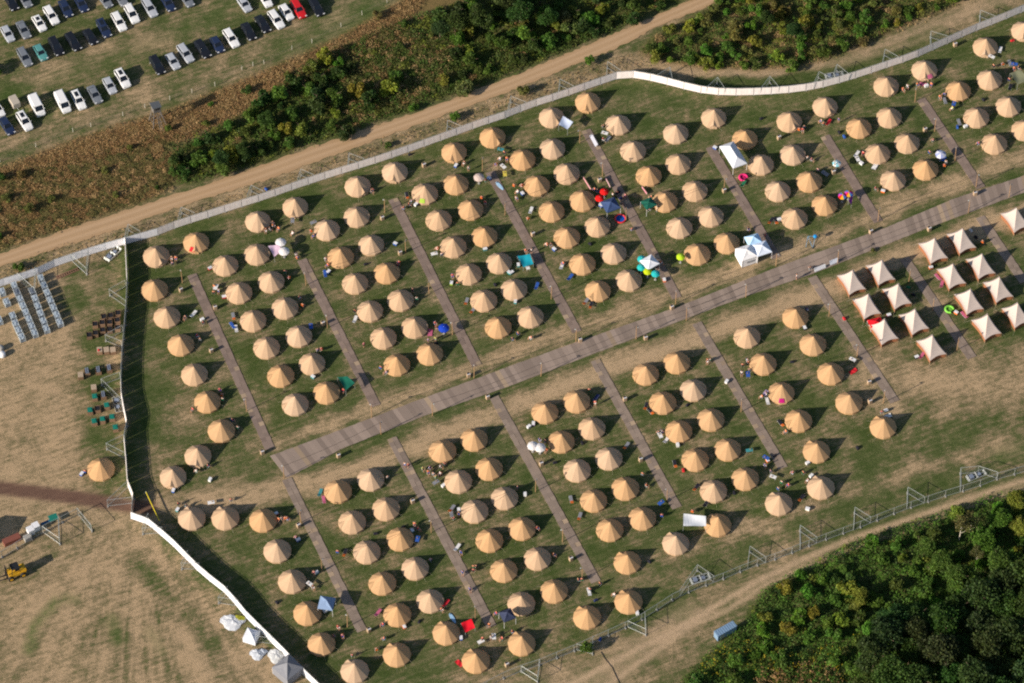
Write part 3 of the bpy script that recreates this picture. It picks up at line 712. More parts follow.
# ------------------------------------------------------------------ cars
def car_meshes(kind):
    L, W, H = {'hatch': (4.15, 1.76, 1.47), 'saloon': (4.65, 1.80, 1.44), 'estate': (4.75, 1.82, 1.50), 'van': (5.1, 1.95, 1.98), 'suv': (4.6, 1.86, 1.70)}[kind]
    sh = {'van': 1.15, 'suv': .98}.get(kind, .86); hood = {'van': 1.08, 'suv': .95}.get(kind, .82)
    # side line of the body up to the shoulder: x from rear (-) to nose (+)
    xs = [-L/2, -L/2+.12, -L/2+.7, -L*.1, L*.16, L*.30, L/2-.35, L/2-.08, L/2]
    tail = sh+.06
    zt = [.55, tail-.04, tail, sh+.02, sh, hood+.02, hood-.10, .60, .42]
    if kind == 'saloon': zt[1] = .80; zt[2] = .90
    hw = [.80, .92, .98, 1, 1, .99, .94, .86, .74]
    body = MB(); vs = []
    for x, z, k in zip(xs, zt, hw):
        w_ = W/2*k
        vs += [(x, -w_*.96, .24), (x, -w_, (.24+z)/2), (x, -w_*.95, z-.03), (x, -w_*.86, z), (x, 0, z+.025), (x, w_*.86, z), (x, w_*.95, z-.03), (x, w_, (.24+z)/2), (x, w_*.96, .24)]
    n = 9; fs = [(j*n+i, (j+1)*n+i, (j+1)*n+i+1, j*n+i+1) for j in range(len(xs)-1) for i in range(n-1)]
    fs += [tuple(range(n)), tuple(range((len(xs)-1)*n+n-1, (len(xs)-1)*n-1, -1))]
    fs += [(j*n, j*n+n-1, (j+1)*n+n-1, (j+1)*n) for j in range(len(xs)-1)]
    body.add(vs, fs)
    # greenhouse
    fr = {'van': L*.36, 'suv': L*.22}.get(kind, L*.20); frt = {'van': L*.24}.get(kind, L*.06)
    rr = {'saloon': -L*.36, 'hatch': -L*.46}.get(kind, -L*.485); rrt = {'saloon': -L*.22, 'hatch': -L*.33}.get(kind, -L*.42)
    gl = MB(); wb = W/2*.90; wt = W/2*.72 if kind != 'van' else W/2*.84
    zb = sh-.03; zr = H-.05
    gl.add([(rr, -wb, zb), (fr, -wb*.97, zb), (fr, wb*.97, zb), (rr, wb, zb), (rrt, -wt, zr), (frt, -wt, zr), (frt, wt, zr), (rrt, wt, zr)],
           [(0, 1, 5, 4), (1, 2, 6, 5), (2, 3, 7, 6), (3, 0, 4, 7), (4, 5, 6, 7)])
    roof = MB(); e = .04
    roof.add([(rrt-e, -wt-.02, zr), (frt+e*.5, -wt-.02, zr), (frt+e*.5, wt+.02, zr), (rrt-e, wt+.02, zr), (rrt+.15, -wt+.10, H), (frt-.18, -wt+.10, H), (frt-.18, wt-.10, H), (rrt+.15, wt-.10, H)],
             [(0, 1, 5, 4), (1, 2, 6, 5), (2, 3, 7, 6), (3, 0, 4, 7), (4, 5, 6, 7), (0, 3, 2, 1)])
    pil = MB()
    for sy in (-1, 1):
        pil.tube((fr, sy*wb*.97, zb), (frt, sy*wt, zr), .045, n=4); pil.tube((rr, sy*wb, zb), (rrt, sy*wt, zr), .07, n=4)
        for xx in ([-L*.08] if kind != 'van' else [L*.12, -L*.15]): pil.tube((xx, sy*wb*.99, zb), (xx-.05, sy*wt*1.01, zr), .04, n=4)
    if kind == 'van':
        for sy in (-1, 1): pil.add([(rr, sy*(wb+.005), zb), (L*.08, sy*(wb+.005), zb), (L*.08, sy*(wt+.01), zr), (rrt, sy*(wt+.01), zr)], [(0, 1, 2, 3)])
    wh = MB().tube((0, -.11, 0), (0, .11, 0), .325, n=14).data('tyre', M['rubber'])
    rim = MB().tube((0, -.118, 0), (0, .118, 0), .19, n=10).data('rim', M['steel'])
    hl = MB().box((0, 0, 0), (.16, .36, .14)).data('headlight', M['white'])
    mir = MB().box((0, 0, 0), (.12, .22, .14)).data('mirror', M['paint'])
    return dict(L=L, W=W, body=body.data('body', M['paint'], False), glass=gl.data('windows', M['glass']), roof=roof.data('roof', M['paint']), pil=pil.data('pillars', M['paint']), tyre=wh, rim=rim, hl=hl, mir=mir, fr=fr, sh=sh,
                sr=MB().box(((rrt+frt)/2, 0, H+.004), ((frt-rrt)*.55, wt*1.1, .012)).data('sunroof', M['glass']))
CM = {k: car_meshes(k) for k in ('hatch', 'saloon', 'estate', 'van', 'suv')}
CC = {'white': (.78, .79, .80), 'silver': (.42, .45, .50), 'grey': (.17, .19, .22), 'black': (.012, .014, .02), 'navy': (.018, .03, .075), 'teal': (.09, .28, .28), 'red': (.55, .015, .02)}
hd = math.atan2(-4.3, 2.25)
def car(px, py, kind, cn, row, extra=None):
    c = CM[kind]; p = at(px, py, .7); r = root('parked_car' if kind != 'van' else 'parked_van', (p.x, p.y, 0), hd+R(random.uniform(-3, 3)))
    k = CC[cn]
    for nm, d in (('body', c['body']), ('windows', c['glass']), ('roof', c['roof']), ('pillars', c['pil'])): ob(nm, d, r, color=k)
    for sx in (-1, 1):
        for sy in (-1, 1):
            wl_ = ob('wheel', c['tyre'], r, (sx*c['L']*.31, sy*(c['W']/2-.13), .325)); ob('rim', c['rim'], wl_)
    for sy in (-1, 1):
        ob('headlight', c['hl'], r, (c['L']/2-.12, sy*c['W']*.36, .62)); ob('wing_mirror', c['mir'], r, (c['fr']-.15, sy*(c['W']/2+.02), c['sh']+.02), color=k)
    if extra == 'sunroof': ob('sunroof', c['sr'], r)
    if extra == 'rack':
        for sy in (-.5, .5):
            pass
    tag(r, '%s %s%s parked in the %s' % (cn, {'hatch': 'hatchback', 'saloon': 'saloon car', 'estate': 'estate car', 'van': 'van', 'suv': 'off-road car'}[kind], ' with dark glass roof' if extra else '', row), 'van' if kind == 'van' else 'car', 'cars parked on the meadow')
for s, row in ((("0,0,65,8,saloon,black|0,0,150,-5,hatch,grey|0,0,45,200,hatch,silver|0,0,140,175,saloon,grey|0,0,235,137,hatch,white,sunroof|0,0,307,90,estate,white|0,0,393,47,saloon,navy|0,0,485,17,saloon,navy|0,0,630,-2,hatch,grey|0,0,725,-15,hatch,grey"), 'rear car row'),
               (("0,0,147,340,estate,grey|0,0,243,312,hatch,teal|0,0,335,277,suv,black|0,0,438,248,estate,black|0,0,540,218,hatch,black|0,0,622,167,estate,navy,sunroof|0,0,713,128,estate,white|0,0,790,83,suv,white|0,0,897,45,estate,silver|0,0,1005,12,saloon,navy|1,0,100,-8,hatch,grey"), 'middle car row'),
               (("0,0,-15,650,hatch,white|0,0,220,632,van,white|0,0,375,612,van,white|0,0,470,597,estate,white,sunroof|0,0,567,563,saloon,grey|0,0,657,510,hatch,silver|0,0,735,470,suv,white,sunroof|0,0,942,390,suv,black|1,0,17,365,hatch,silver|1,0,93,318,estate,silver|1,0,195,292,estate,black|1,0,283,265,hatch,navy|1,0,367,227,estate,white|1,0,470,185,saloon,black|1,0,555,140,saloon,black|1,0,637,115,estate,white|1,0,697,70,hatch,white|1,0,770,52,estate,red|1,0,877,40,estate,black"), 'row beside the reeds'),
               (("0,1,40,68,saloon,navy|0,1,147,42,suv,white,sunroof|1,0,445,22,hatch,silver|1,0,572,-8,hatch,white"), 'short outer car row')):
    for it in s.split('|'):
        q = it.split(','); car(*T(int(q[0]), int(q[1]), float(q[2]), float(q[3])), q[4], q[5], row, q[6] if len(q) > 6 else None)
tr = root('box_trailer', at(*T(0, 0, 90, 628)), hd)
ob('box', MB().box((0, 0, .95), (2.5, 1.5, 1.25), taper=.97).data('trailer_box', plain('beige_panel', (.42, .38, .32))), tr); ob('drawbar', MB().tube((1.2, 0, .45), (2.2, 0, .45), .05).data('drawbar', M['steel']), tr)
for sy in (-.8, .8): ob('wheel', CM['hatch']['tyre'], tr, (0, sy, .325))
tag(tr, 'small beige box trailer parked left of the white van', 'trailer')

# ------------------------------------------------------------------ hunting high seat
hs = root('raised_hide', at(157.5, 123), R(25)); H = 3.7
ob('cabin', MB().box((0, 0, H+.85), (1.5, 1.3, 1.5)).data('cabin', M['greywood']), hs)
ob('cabin_roof', MB().box((0, 0, H+1.68), (1.9, 1.7, .10), rot=Matrix.Rotation(R(8), 3, 'Y')).data('cabin_roof', plain('roofing_felt', (.12, .13, .14))), hs)
ob('window', MB().box((.0, -.66, H+1.05), (.9, .03, .35)).data('window', M['dark']), hs)
for sx in (-1, 1):
    for sy in (-1, 1): ob('leg', MB().tube((sx*.65, sy*.55, H+.1), (sx*1.35, sy*1.2, 0), .07, .08).data('leg', M['greywood']), hs)
bm_ = MB()
for z, k in ((1.2, 1.14), (2.4, .90)):
    for a, b in (((-1, -1), (1, -1)), ((1, -1), (1, 1)), ((1, 1), (-1, 1)), ((-1, 1), (-1, -1))): bm_.tube((a[0]*k, a[1]*k*.87, z), (b[0]*k, b[1]*k*.87, z), .04)
ob('cross_braces', bm_.data('cross_braces', M['greywood']), hs)
ld = MB(); ld.tube((-.25, -.7, H+.1), (-.25, -2.4, 0), .04); ld.tube((.25, -.7, H+.1), (.25, -2.4, 0), .04)
for i in range(1, 11): t_ = i/11; ld.tube((-.25, -2.4+1.7*t_, t_*(H+.1)), (.25, -2.4+1.7*t_, t_*(H+.1)), .03)
ob('ladder', ld.data('ladder', M['greywood']), hs)
tag(hs, 'grey wooden hunting hide on tall splayed legs in the dry reeds', 'hunting hide')

# ------------------------------------------------------------------ forklift
fk = root('forklift', at(15, 575), R(204), 1.3)
yel = plain('yellow_paint', (.62, .34, .02), .4, .08)
ob('chassis', MB().box((-.3, 0, .75), (2.4, 1.2, .55)).box((-1.15, 0, 1.1), (.9, 1.15, .55), taper=.9).data('chassis', yel), fk)
ob('cab', MB().tube((.55, -.5, 1), (.35, -.5, 2.1), .05).tube((.55, .5, 1), (.35, .5, 2.1), .05).tube((-.7, -.5, 1), (-.6, -.5, 2.1), .05).tube((-.7, .5, 1), (-.6, .5, 2.1), .05).box((-.12, 0, 2.13), (1.15, 1.15, .06)).data('cab_frame', M['dark']), fk)
ob('seat', MB().box((-.35, 0, 1.15), (.5, .5, .12)).box((-.6, 0, 1.4), (.12, .5, .5)).data('seat', M['dark']), fk)
ob('mast', MB().box((1.15, -.35, 1.4), (.12, .12, 2.5)).box((1.15, .35, 1.4), (.12, .12, 2.5)).box((1.15, 0, 2.5), (.1, .8, .1)).box((1.15, 0, 1.0), (.1, .8, .1)).data('mast', M['dark']), fk)
for sy in (-.3, .3): ob('fork', MB().box((1.8, sy, .35), (1.15, .12, .05)).box((1.25, sy, .6), (.05, .12, .55)).data('fork', M['dark']), fk)
tw = MB().tube((0, -.16, 0), (0, .16, 0), .42, n=16).data('tyre', M['rubber']); tri = MB().tube((0, -.17, 0), (0, .17, 0), .24, n=12).data('rim', yel)
for sx in (-1.0, .75):
    for sy in (-.72, .72): q = ob('wheel', tw, fk, (sx, sy, .42)); ob('rim', tri, q)
tag(fk, 'yellow forklift truck with black mast standing on the mown field', 'forklift')

# ------------------------------------------------------------------ gate barrier, trailer booth, cable on the ground
a, b = at(146, 492, 1.0), at(159.5, 521, 1.0); br = root('boom_barrier', (a.x, a.y, 0))
ob('boom', MB().tube((0, 0, 1.0), (b.x-a.x, b.y-a.y, 1.0), .09, n=8).data('boom', plain('yellow_boom', (.62, .50, .03), .5, .05)), br)
ob('post', MB().box((0, 0, .5), (.25, .25, 1.0)).data('post', M['steel']), br); ob('rest', MB().box((b.x-a.x, b.y-a.y, .45), (.12, .12, .9)).data('rest', M['steel']), br)
tag(br, 'yellow boom barrier inside the site gate', 'barrier')
a, b = at(716, 641), at(734, 631); tb = root('box_booth', ((a.x+b.x)/2, (a.y+b.y)/2+.3, 0), math.atan2(b.y-a.y, b.x-a.x))
blu = plain('blue_grey_steel', (.17, .27, .40), .6, .08)
m_ = MB().box((0, 0, 1.05), (4.0, 1.25, 1.6)).data('booth_body', blu); ob('body', m_, tb)
rm = MB().box((0, 0, 1.9), (4.1, 1.35, .09))
for i in range(9): rm.box((-1.8+i*.45, 0, 1.96), (.06, 1.3, .04))
ob('roof', rm.data('ribbed_roof', blu), tb); ob('door', MB().box((-1.0, -.635, 1.0), (.8, .03, 1.4)).data('door', M['steel']), tb)
for sx in (-1.4, 1.4): ob('skid', MB().box((sx, 0, .13), (.2, 1.2, .26)).data('skid', M['steel']), tb)
tag(tb, 'blue-grey ribbed steel box booth at the edge of the green shrubs', 'booth')
cb = MB(); cp = [T(3, 5, *p) for p in ((545, 498), (575, 545), (612, 590), (630, 630), (655, 683), (680, 760))]; cp = [at(*p)+Vector((0, 0, .05)) for p in cp]
for a, b in zip(cp[:-1], cp[1:]): cb.tube(a, b, .06, n=6)
tag(ob('ground_cable', cb.data('ground_cable', M['cable'])), 'thick black cable lying across the sandy track', 'cable')

# ------------------------------------------------------------------ storage yard: stillages, crates
still_f = MB()
for sx in (-.52, .52):
    for sy in (-.72, .72): still_f.tube((sx, sy, 0), (sx, sy, 1.02), .04, n=4)
for z in (.12, 1.0):
    for sx in (-.52, .52): still_f.tube((sx, -.72, z), (sx, .72, z), .035, n=4)
    for sy in (-.72, .72): still_f.tube((-.52, sy, z), (.52, sy, z), .035, n=4)
SF = still_f.data('frame', M['steel'])
def load(kind):
    mb = MB(); rr = random.Random(kind)
    for i in range(3):
        mb.box((rr.uniform(-.03, .03), -.48+i*.47, .5+rr.uniform(-.05, .05)), (.92, .42, .85+rr.uniform(0, .12)), rr.uniform(-.06, .06))
        mb.box((rr.uniform(-.2, .2), -.48+i*.47, 1.0), (.4, .36, .12), rr.uniform(-.3, .3))
    return mb.data('folded_load', plain('pale_blue_grey_load', (.36, .43, .50) if kind else (.14, .17, .22), .5, .12))
LD = [load(0), load(1), load(2), load(3)]
rows = [('column nearest the fence corner', (245, 298), (358, 562), 7), ('second column from the fence corner', (193, 375), (277, 600), 6), ('long middle column', (85, 342), (207, 625), 8), ('short lower column', (93, 570), (130, 650), 3), ('left edge column', (12, 378), (40, 440), 2)]
sa_ = at(*T(0, 2, 245, 298)); sb_ = at(*T(0, 2, 358, 562)); sang = math.atan2(sb_.y-sa_.y, sb_.x-sa_.x)-math.pi/2
def still(px, py, lbl, k):
    p = at(px, py, .9); r = root('stillage', (p.x, p.y, 0), sang+R(random.uniform(-3, 3))); ob('frame', SF, r); ob('load', LD[k], r)
    tag(r, ('dark-loaded' if k == 0 else 'grey')+' steel stillage, '+lbl, 'stillage', 'grey stillages standing in columns')
for lbl, a, b, n in rows:
    for i in range(n):
        t_ = i/(n-1); x, y = T(0, 2, a[0]+(b[0]-a[0])*t_, a[1]+(b[1]-a[1])*t_)
        still(x, y, lbl, 0 if random.random() < .16 else random.choice((1, 2, 3)))
still(*T(0, 2, 76, 523), 'single one between two columns', 2); still(*T(0, 2, -5, 550), 'left edge beside the single one', 1)
rb = MB().rev([(0, .9), (.5, .88), (.62, .7), (.62, .1), (.6, 0)], 14)
for x, y, w_ in ((5, 45, 'upper'), (15, 82, 'lower')):
    tag(ob('round_tank', rb.data('round_tank', M['white' if y > 60 else 'concrete'], True), None, at(*T(0, 3, x, y))), '%s of two pale round tanks at the left edge' % w_, 'tank')
def crate_meshes():
    c = MB(); w2, h = .6, .85
    for sx, sy, dx, dy in ((0, -1, 1.2, .05), (0, 1, 1.2, .05), (-1, 0, .05, 1.1), (1, 0, .05, 1.1)):
        for k in range(4): c.box((sx*.6, sy*.575, .16+k*.21), (dx if dx > .1 else .05, dy if dy > .1 else .05, .18))
    for sx in (-.56, .56):
        for sy in (-.54, .54): c.box((sx, sy, .45), (.08, .08, .88))
    c.box((0, 0, .12), (1.14, 1.08, .06))
    return c.data('box_sides', plain('crate_boards', (.19, .12, .075), .8, .3, 6, rnd=.3))
CRM = crate_meshes(); INN = MB().box((0, 0, .62), (1.08, 1.02, .3)).data('dark_contents', M['dark'])
TOPL = MB()
for k in range(6): TOPL.box((-.5+k*.2, 0, .9), (.185, 1.2, .035))
TOPW = TOPL.data('lid', plain('pale_boards', (.42, .33, .24), .8, .2))
GRT = MB().box((0, 0, .93), (1.15, 1.0, .12)).box((.15, -.1, 1.02), (.5, .6, .1), .3).data('green_sacks', plain('green_plastic', (.01, .17, .13), .45, .25))
BLT = MB().box((-.3, 0, 1.05), (.16, 1.1, .5)).box((-.05, 0, 1.02), (.16, 1.15, .45)).box((.22, 0, 1.08), (.16, 1.1, .5)).data('upright_boards', plain('blue_grey_boards', (.20, .24, .32), .5, .25))
def crate(px, py, top, label, grp):
    p = at(px, py, .7); r = root('wooden_crate', (p.x, p.y, 0), R(9+random.uniform(-4, 4)), (.82, 1.0, 1.1)); ob('sides', CRM, r)
    if top == 'open': ob('contents', INN, r)
    elif top == 'lid': ob('lid', TOPW, r)
    elif top == 'green': ob('contents', GRT, r)
    elif top == 'boards': ob('contents', BLT, r)
    elif top == 'red':
        ob('lid', TOPW, r); ob('red_bag', MB().box((-.2, -.2, 1.0), (.4, .45, .2), taper=.7).data('red_bag', plain('red_cloth', (.5, .01, .02))), r)
    tag(r, label, 'crate', grp)
for i, (x, y) in enumerate([(707, 510), (663, 525), (622, 532), (703, 552), (657, 565), (613, 567), (570, 577), (705, 597), (657, 607), (615, 612), (572, 630), (535, 642)]):
    q = ['top line', 'top line', 'top line', 'second line', 'second line', 'second line', 'second line', 'third line', 'third line', 'third line', 'bottom pair', 'bottom pair'][i]
    crate(*T(0, 2, x, y), 'open', 'open brown crate with black inside, %s of its block' % q, 'open brown crates by the fence')
for (x, y), q in (((597, 50), 'red'), ((638, 50), 'lid'), ((677, 50), 'lid')):
    crate(*T(0, 3, x, y), q, 'pale crate %s in the row of three' % ('carrying a red bag' if q == 'red' else 'with closed lid'), 'pale crates in a row of three')
for (x, y), q, lb in (((483, 200), 'lid', 'pale lidded crate left of the board-filled crates'), ((523, 180), 'boards', 'crate holding upright grey boards'), ((590, 172), 'boards', 'crate holding upright grey boards'), ((655, 160), 'boards', 'crate holding upright grey boards'), ((562, 275), 'lid', 'pale lidded crate above the green-topped crates')):
    crate(*T(0, 3, x, y), q, lb, 'crates with boards')
for (x, y), q in (((568, 330), 'green'), ((540, 412), 'green'), ((640, 382), 'green'), ((565, 478), 'green'), ((615, 465), 'green'), ((672, 452), 'green'), ((692, 515), 'green'), ((585, 400), 'open'), ((620, 320), 'boards')):
    crate(*T(0, 3, x, y), q, {'green': 'crate topped with green plastic sacks', 'open': 'open brown crate amid the green-topped crates', 'boards': 'crate of dark boards amid the green-topped crates'}[q], 'crates topped with green plastic')
def boxobj(name, px, py, dims, mat, label, cat, rz=0.0, z=0.0, extra=None):
    p = at(px, py, dims[2]/2); r = root(name, (p.x, p.y, 0), rz)
    ob('body', MB().box((0, 0, dims[2]/2), dims, taper=.96).data(name+'_body', mat), r); ob('lid', MB().box((0, 0, dims[2]+.03), (dims[0]*1.03, dims[1]*1.03, .06)).data(name+'_lid', mat), r)
    tag(r, label, cat)
boxobj('storage_box', *T(0, 4, 215, 425), (1.2, 1.2, 1.3), M['white'], 'white storage box beside the green table, right one', 'box', R(30))
boxobj('storage_box', *T(0, 4, 183, 448), (1.2, 1.2, 1.3), M['white'], 'white storage box beside the green table, left one', 'box', R(30))
boxobj('storage_box', *T(0, 4, 165, 492), (1.3, 1.0, .9), M['concrete'], 'beige storage box below the two white boxes', 'box', R(30))
boxobj('storage_box', *T(0, 4, 70, 503), (3.2, 1.2, .9), plain('red_brown_planks', (.20, .07, .05)), 'long reddish brown box at the left yard fence', 'box', R(28))
gt = root('green_table', at(*T(0, 4, 322, 385)), R(25)); ob('tabletop', MB().box((0, 0, .9), (1.6, 1.4, .12)).data('tabletop', plain('green_top', (.01, .16, .12))), gt)
for sx in (-.7, .7):
    for sy in (-.6, .6): ob('leg', MB().tube((sx, sy, 0), (sx, sy, .9), .04).data('leg', M['steel']), gt)
tag(gt, 'square green table beside the white storage boxes', 'table')
bx = root('blue_bench', at(*T(0, 4, 278, 405)), R(28)); ob('seat', MB().box((0, 0, .5), (2.0, .5, .08)).data('seat', plain('blue_seat', (.02, .10, .20))), bx)
for sx in (-.8, .8): ob('leg', MB().box((sx, 0, .24), (.08, .45, .46)).data('leg', M['steel']), bx)
tag(bx, 'low blue bench left of the green table', 'bench')
LY = root('ladder', at(*T(0, 2, 340, 300)), R(28)); lm = MB().box((2.3, .28, .1), (4.6, .12, .12)).box((2.3, -.28, .1), (4.6, .12, .12))
ob('rails', lm.data('rails', plain('red_brown_rails', (.22, .11, .08))), LY)
rg = MB()
for i in range(10): rg.box((.25+i*.45, 0, .1), (.08, .5, .06))
ob('rungs', rg.data('rungs', plain('red_brown_rungs', (.22, .11, .08))), LY); tag(LY, 'reddish wooden ladder lying on grass right of the stillages', 'ladder')

# ------------------------------------------------------------------ gazebos, awnings, small tents
LEG = MB().tube((0, 0, 0), (0, 0, 2.1), .035).data('leg', M['white'])
def gazebo(name, px, py, a, b, rz, color, label, sides=(), h=2.1, peak=1.0, pxz=2.3):
    p = at(px, py, pxz); r = root(name, (p.x, p.y, 0), rz); mat = M['fabric']
    roof = MB(); A, B = a/2, b/2; e = .18
    pk = [(0, 0)] if a < b*1.4 and b < a*1.4 else ([(-(A-B), 0), (A-B, 0)] if a > b else [(0, -(B-A)), (0, B-A)])
    c = [(-A, -B), (A, -B), (A, B), (-A, B)]
    vs = [(x, y, h) for x, y in c]+[(x, y, h-e) for x, y in c]+[(x, y, h+peak) for x, y in pk]
    fs = [(0, 1, 5, 4), (1, 2, 6, 5), (2, 3, 7, 6), (3, 0, 4, 7)]
    if len(pk) == 1:
        # slightly sagging faces with mid points
        mids = []
        for i in range(4):
            x = (c[i][0]+c[(i+1) % 4][0])/2; y = (c[i][1]+c[(i+1) % 4][1])/2; mids.append(len(vs)); vs.append((x*.5, y*.5, h+peak*.40)); 
        for i in range(4): fs += [(i, (i+1) % 4, mids[i]), ((i+1) % 4, 8, mids[i]), (8, i, mids[i])]
    elif a > b: fs += [(0, 1, 9, 8), (1, 2, 9), (2, 3, 8, 9), (3, 0, 8)]
    else: fs += [(0, 1, 8), (1, 2, 9, 8), (2, 3, 9), (3, 0, 8, 9)]
    roof.add(vs, fs); ob('roof', roof.data('canopy_roof', mat), r, color=color)
    for i, (x, y) in enumerate(c): ob('leg', LEG, r, (x*.98, y*.98, 0), 0, (1, 1, h/2.1))
    for s in sides:
        (x0, y0), (x1, y1) = c[s], c[(s+1) % 4]
        w_ = MB().add([(x0*.97, y0*.97, .02), (x1*.97, y1*.97, .02), (x1*.97, y1*.97, h), (x0*.97, y0*.97, h)], [(0, 1, 2, 3)]); ob('side_wall', w_.data('side_wall', mat), r, color=color)
    tag(r, label, 'gazebo'); return r
WHT = (.62, .65, .72)
ang = lambda ax, ay, bx_, by: math.atan2(*( (lambda q: (q.y, q.x))(at(bx_, by)-at(ax, ay)) ))
t1 = T(4, 1, 235, 180); t2 = T(4, 1, 318, 312)
gazebo('gazebo', *T(4, 1, 320, 240), 6.0, 3.0, ang(*t1, *t2), WHT, 'long white gazebo standing over the end of a board path')
g2a = ang(*T(4, 2, 335, 130), *T(4, 2, 470, 165))
g2 = gazebo('gazebo', *T(4, 2, 398, 150), 3.2, 3.2, R(22), (.78, .78, .80), 'white gazebo with printed side wall, front one of the cluster', sides=(0, 1, 3), pxz=1.9)
# unreadable grey print on the front wall is kept as a plain dark lattice patch
ob('printed_patch', MB().box((.2, -1.60, 1.1), (1.5, .02, .5)).data('printed_patch', plain('grey_print', (.30, .31, .33), .6, .5, 9)), g2)
gazebo('gazebo', *T(4, 2, 490, 118), 3.0, 3.0, R(22), (.66, .74, .88), 'white-blue gazebo behind the printed one, right rear of the cluster')
gazebo('gazebo', *T(4, 2, 440, 66), 2.8, 2.4, R(20), (.40, .62, .86), 'light blue gazebo at the back of the white cluster')
gazebo('gazebo', *T(3, 2, 838, 200), 2.7, 2.7, R(35), (.74, .76, .82), 'small white gazebo among turquoise and lime parasols', peak=.6)
gazebo('gazebo', *T(3, 1, 603, 540), 2.9, 2.9, R(25), (.04, .07, .17), 'dark navy gazebo beside the two red parasols')
gazebo('gazebo', *T(3, 1, 832, 530), 2.3, 2.3, R(30), (.01, .10, .07), 'dark green canopy leaning over a bell tent edge', peak=.5)
gazebo('gazebo', *T(1, 5, 938, 200), 2.7, 2.7, R(-10), (.20, .29, .46), 'slate blue gazebo beside a bell tent')
gazebo('gazebo', *T(2, 5, 1003, 272), 2.3, 2.3, R(25), (.035, .045, .09), 'black gazebo half hidden by a bell tent')
gazebo('gazebo', *T(1, 5, 705, 585), 3.9, 3.9, R(-45), (.20, .21, .24), 'grey pyramid gazebo at the white fence', sides=(0, 1), peak=1.5)
gazebo('gazebo', *T(1, 5, 487, 392), 2.4, 2.4, R(-20), WHT, 'small white peaked tent at the white fence', sides=(0, 1, 2, 3), h=1.3, peak=.6, pxz=1.4)
gazebo('gazebo', *T(5, 2, 155, 562), 2.6, 2.0, R(18), (.62, .01, .02), 'small red tent between two cream peaked tents', sides=(0, 1), h=1.2, peak=.5, pxz=1.4)
gazebo('gazebo', -36, 548, 5, 5, R(30), WHT, 'large white marquee just past the left edge', h=3, peak=2.5, pxz=0)
def awning(corners, zs, color, label, name='awning'):
    P = [at(*T(*q), z) for q, z in zip(corners, zs)]; c = sum(P, Vector())/4; r = root(name, (c.x, c.y, 0)); n = 8; vs = []
    for th in (0, -.02):
        for j in range(n+1):
            for i in range(n+1):
                u, v_ = i/n, j/n; p = P[0].lerp(P[1], u).lerp(P[3].lerp(P[2], u), v_)-Vector((c.x, c.y, 0))
                s = -.22*math.sin(math.pi*u)*math.sin(math.pi*v_)+.03*math.sin(9*u+4*v_)
                vs.append((p.x, p.y, p.z+s+th))
    m = (n+1)*(n+1)
    fs = [(j*(n+1)+i, j*(n+1)+i+1, (j+1)*(n+1)+i+1, (j+1)*(n+1)+i) for j in range(n) for i in range(n)]
    mb = MB().add(vs, fs+[tuple(m+k for k in reversed(f)) for f in fs])
    ob('sheet', mb.data('sheet', M['fabric']), r, color=color)
    for p in P:
        if p.z > .6: ob('prop', MB().tube((0, 0, 0), (0, 0, p.z), .03).data('prop', M['steel']), r, (p.x-c.x, p.y-c.y, 0))
    tag(r, label, name)
awning([(4, 4, 22, 345), (4, 4, 155, 360), (4, 4, 157, 420), (4, 4, 20, 418)], (1.9, 1.9, 1.9, 1.9), (.72, .75, .80), 'white sheet awning stretched left from a bell tent')
awning([(3, 1, 318, 12), (3, 1, 378, 48), (3, 1, 345, 92), (3, 1, 292, 62)], (2.0, 1.8, 1.8, 2.0), (.62, .70, .88), 'pale blue-white awning beside a top-row bell tent')
awning([(5, 0, 960, 440), (5, 0, 1020, 415), (5, 0, 1080, 480), (5, 0, 1005, 505)], (1.9, 1.9, 1.8, 1.8), (.20, .21, .13), 'olive sheet awning at the right edge')
awning([(2, 3, -15, 210), (2, 3, 45, 205), (2, 3, 88, 245), (2, 3, 35, 290)], (1.9, 1.9, 1.8, 1.8), (.01, .12, .08), 'dark green sheet awning beside a bell tent')
awning([(2, 5, 725, 325), (2, 5, 788, 298), (2, 5, 810, 352), (2, 5, 752, 380)], (1.8, 1.9, 1.2, 1.1), (.68, .01, .025), 'bright red sheet awning right of a bell tent')
awning([(1, 2, 588, 108), (1, 2, 655, 98), (1, 2, 668, 140), (1, 2, 625, 172)], (1.9, 1.9, 1.9, 1.8), (.62, .46, .58), 'lilac pink awning between bell tent and white parasols')
awning([(3, 2, 45, 170), (3, 2, 120, 155), (3, 2, 140, 215), (3, 2, 80, 235)], (1.3, 1.3, 1.2, 1.2), (.01, .30, .40), 'turquoise sheet spread beside the board path')
awning([(4, 1, 1010, 520), (4, 1, 1030, 480), (5, 1, 20, 480), (5, 1, 8, 545)], (1.3, 1.3, 1.0, .9), (.36, .05, .33), 'purple cloth canopy below the rainbow parasols')
def crumple(px, py, label, c1, c2, rx, ry, h):
    r = root('collapsed_tent', at(px, py)); 
    for nm, cc, ox, s in (('white_cover', c1, 0.0, 1.0), ('coloured_cover', c2, .9, .62)):
        n, m = 14, 6; vs = []; rr = random.Random(nm)
        for j in range(m+1):
            t_ = j/m
            for i in range(n):
                a_ = 2*math.pi*i/n; k = (1-t_)**.7*s; q = 1+.18*math.sin(3*a_+j)+rr.uniform(-.06, .06)
                vs.append((rx*k*q*math.cos(a_)+ox, ry*k*q*math.sin(a_)+ox*.55, h*s*math.sin(t_*1.5)*(1+.12*math.sin(4*a_))+(0 if nm[0] == 'w' else .25*t_)))
        fs = [(j*n+i, j*n+(i+1) % n, (j+1)*n+(i+1) % n, (j+1)*n+i) for j in range(m) for i in range(n)]
        ob(nm, MB().add(vs, fs).data(nm, M['fabric']), r, color=cc)
    tag(r, label, 'tent')
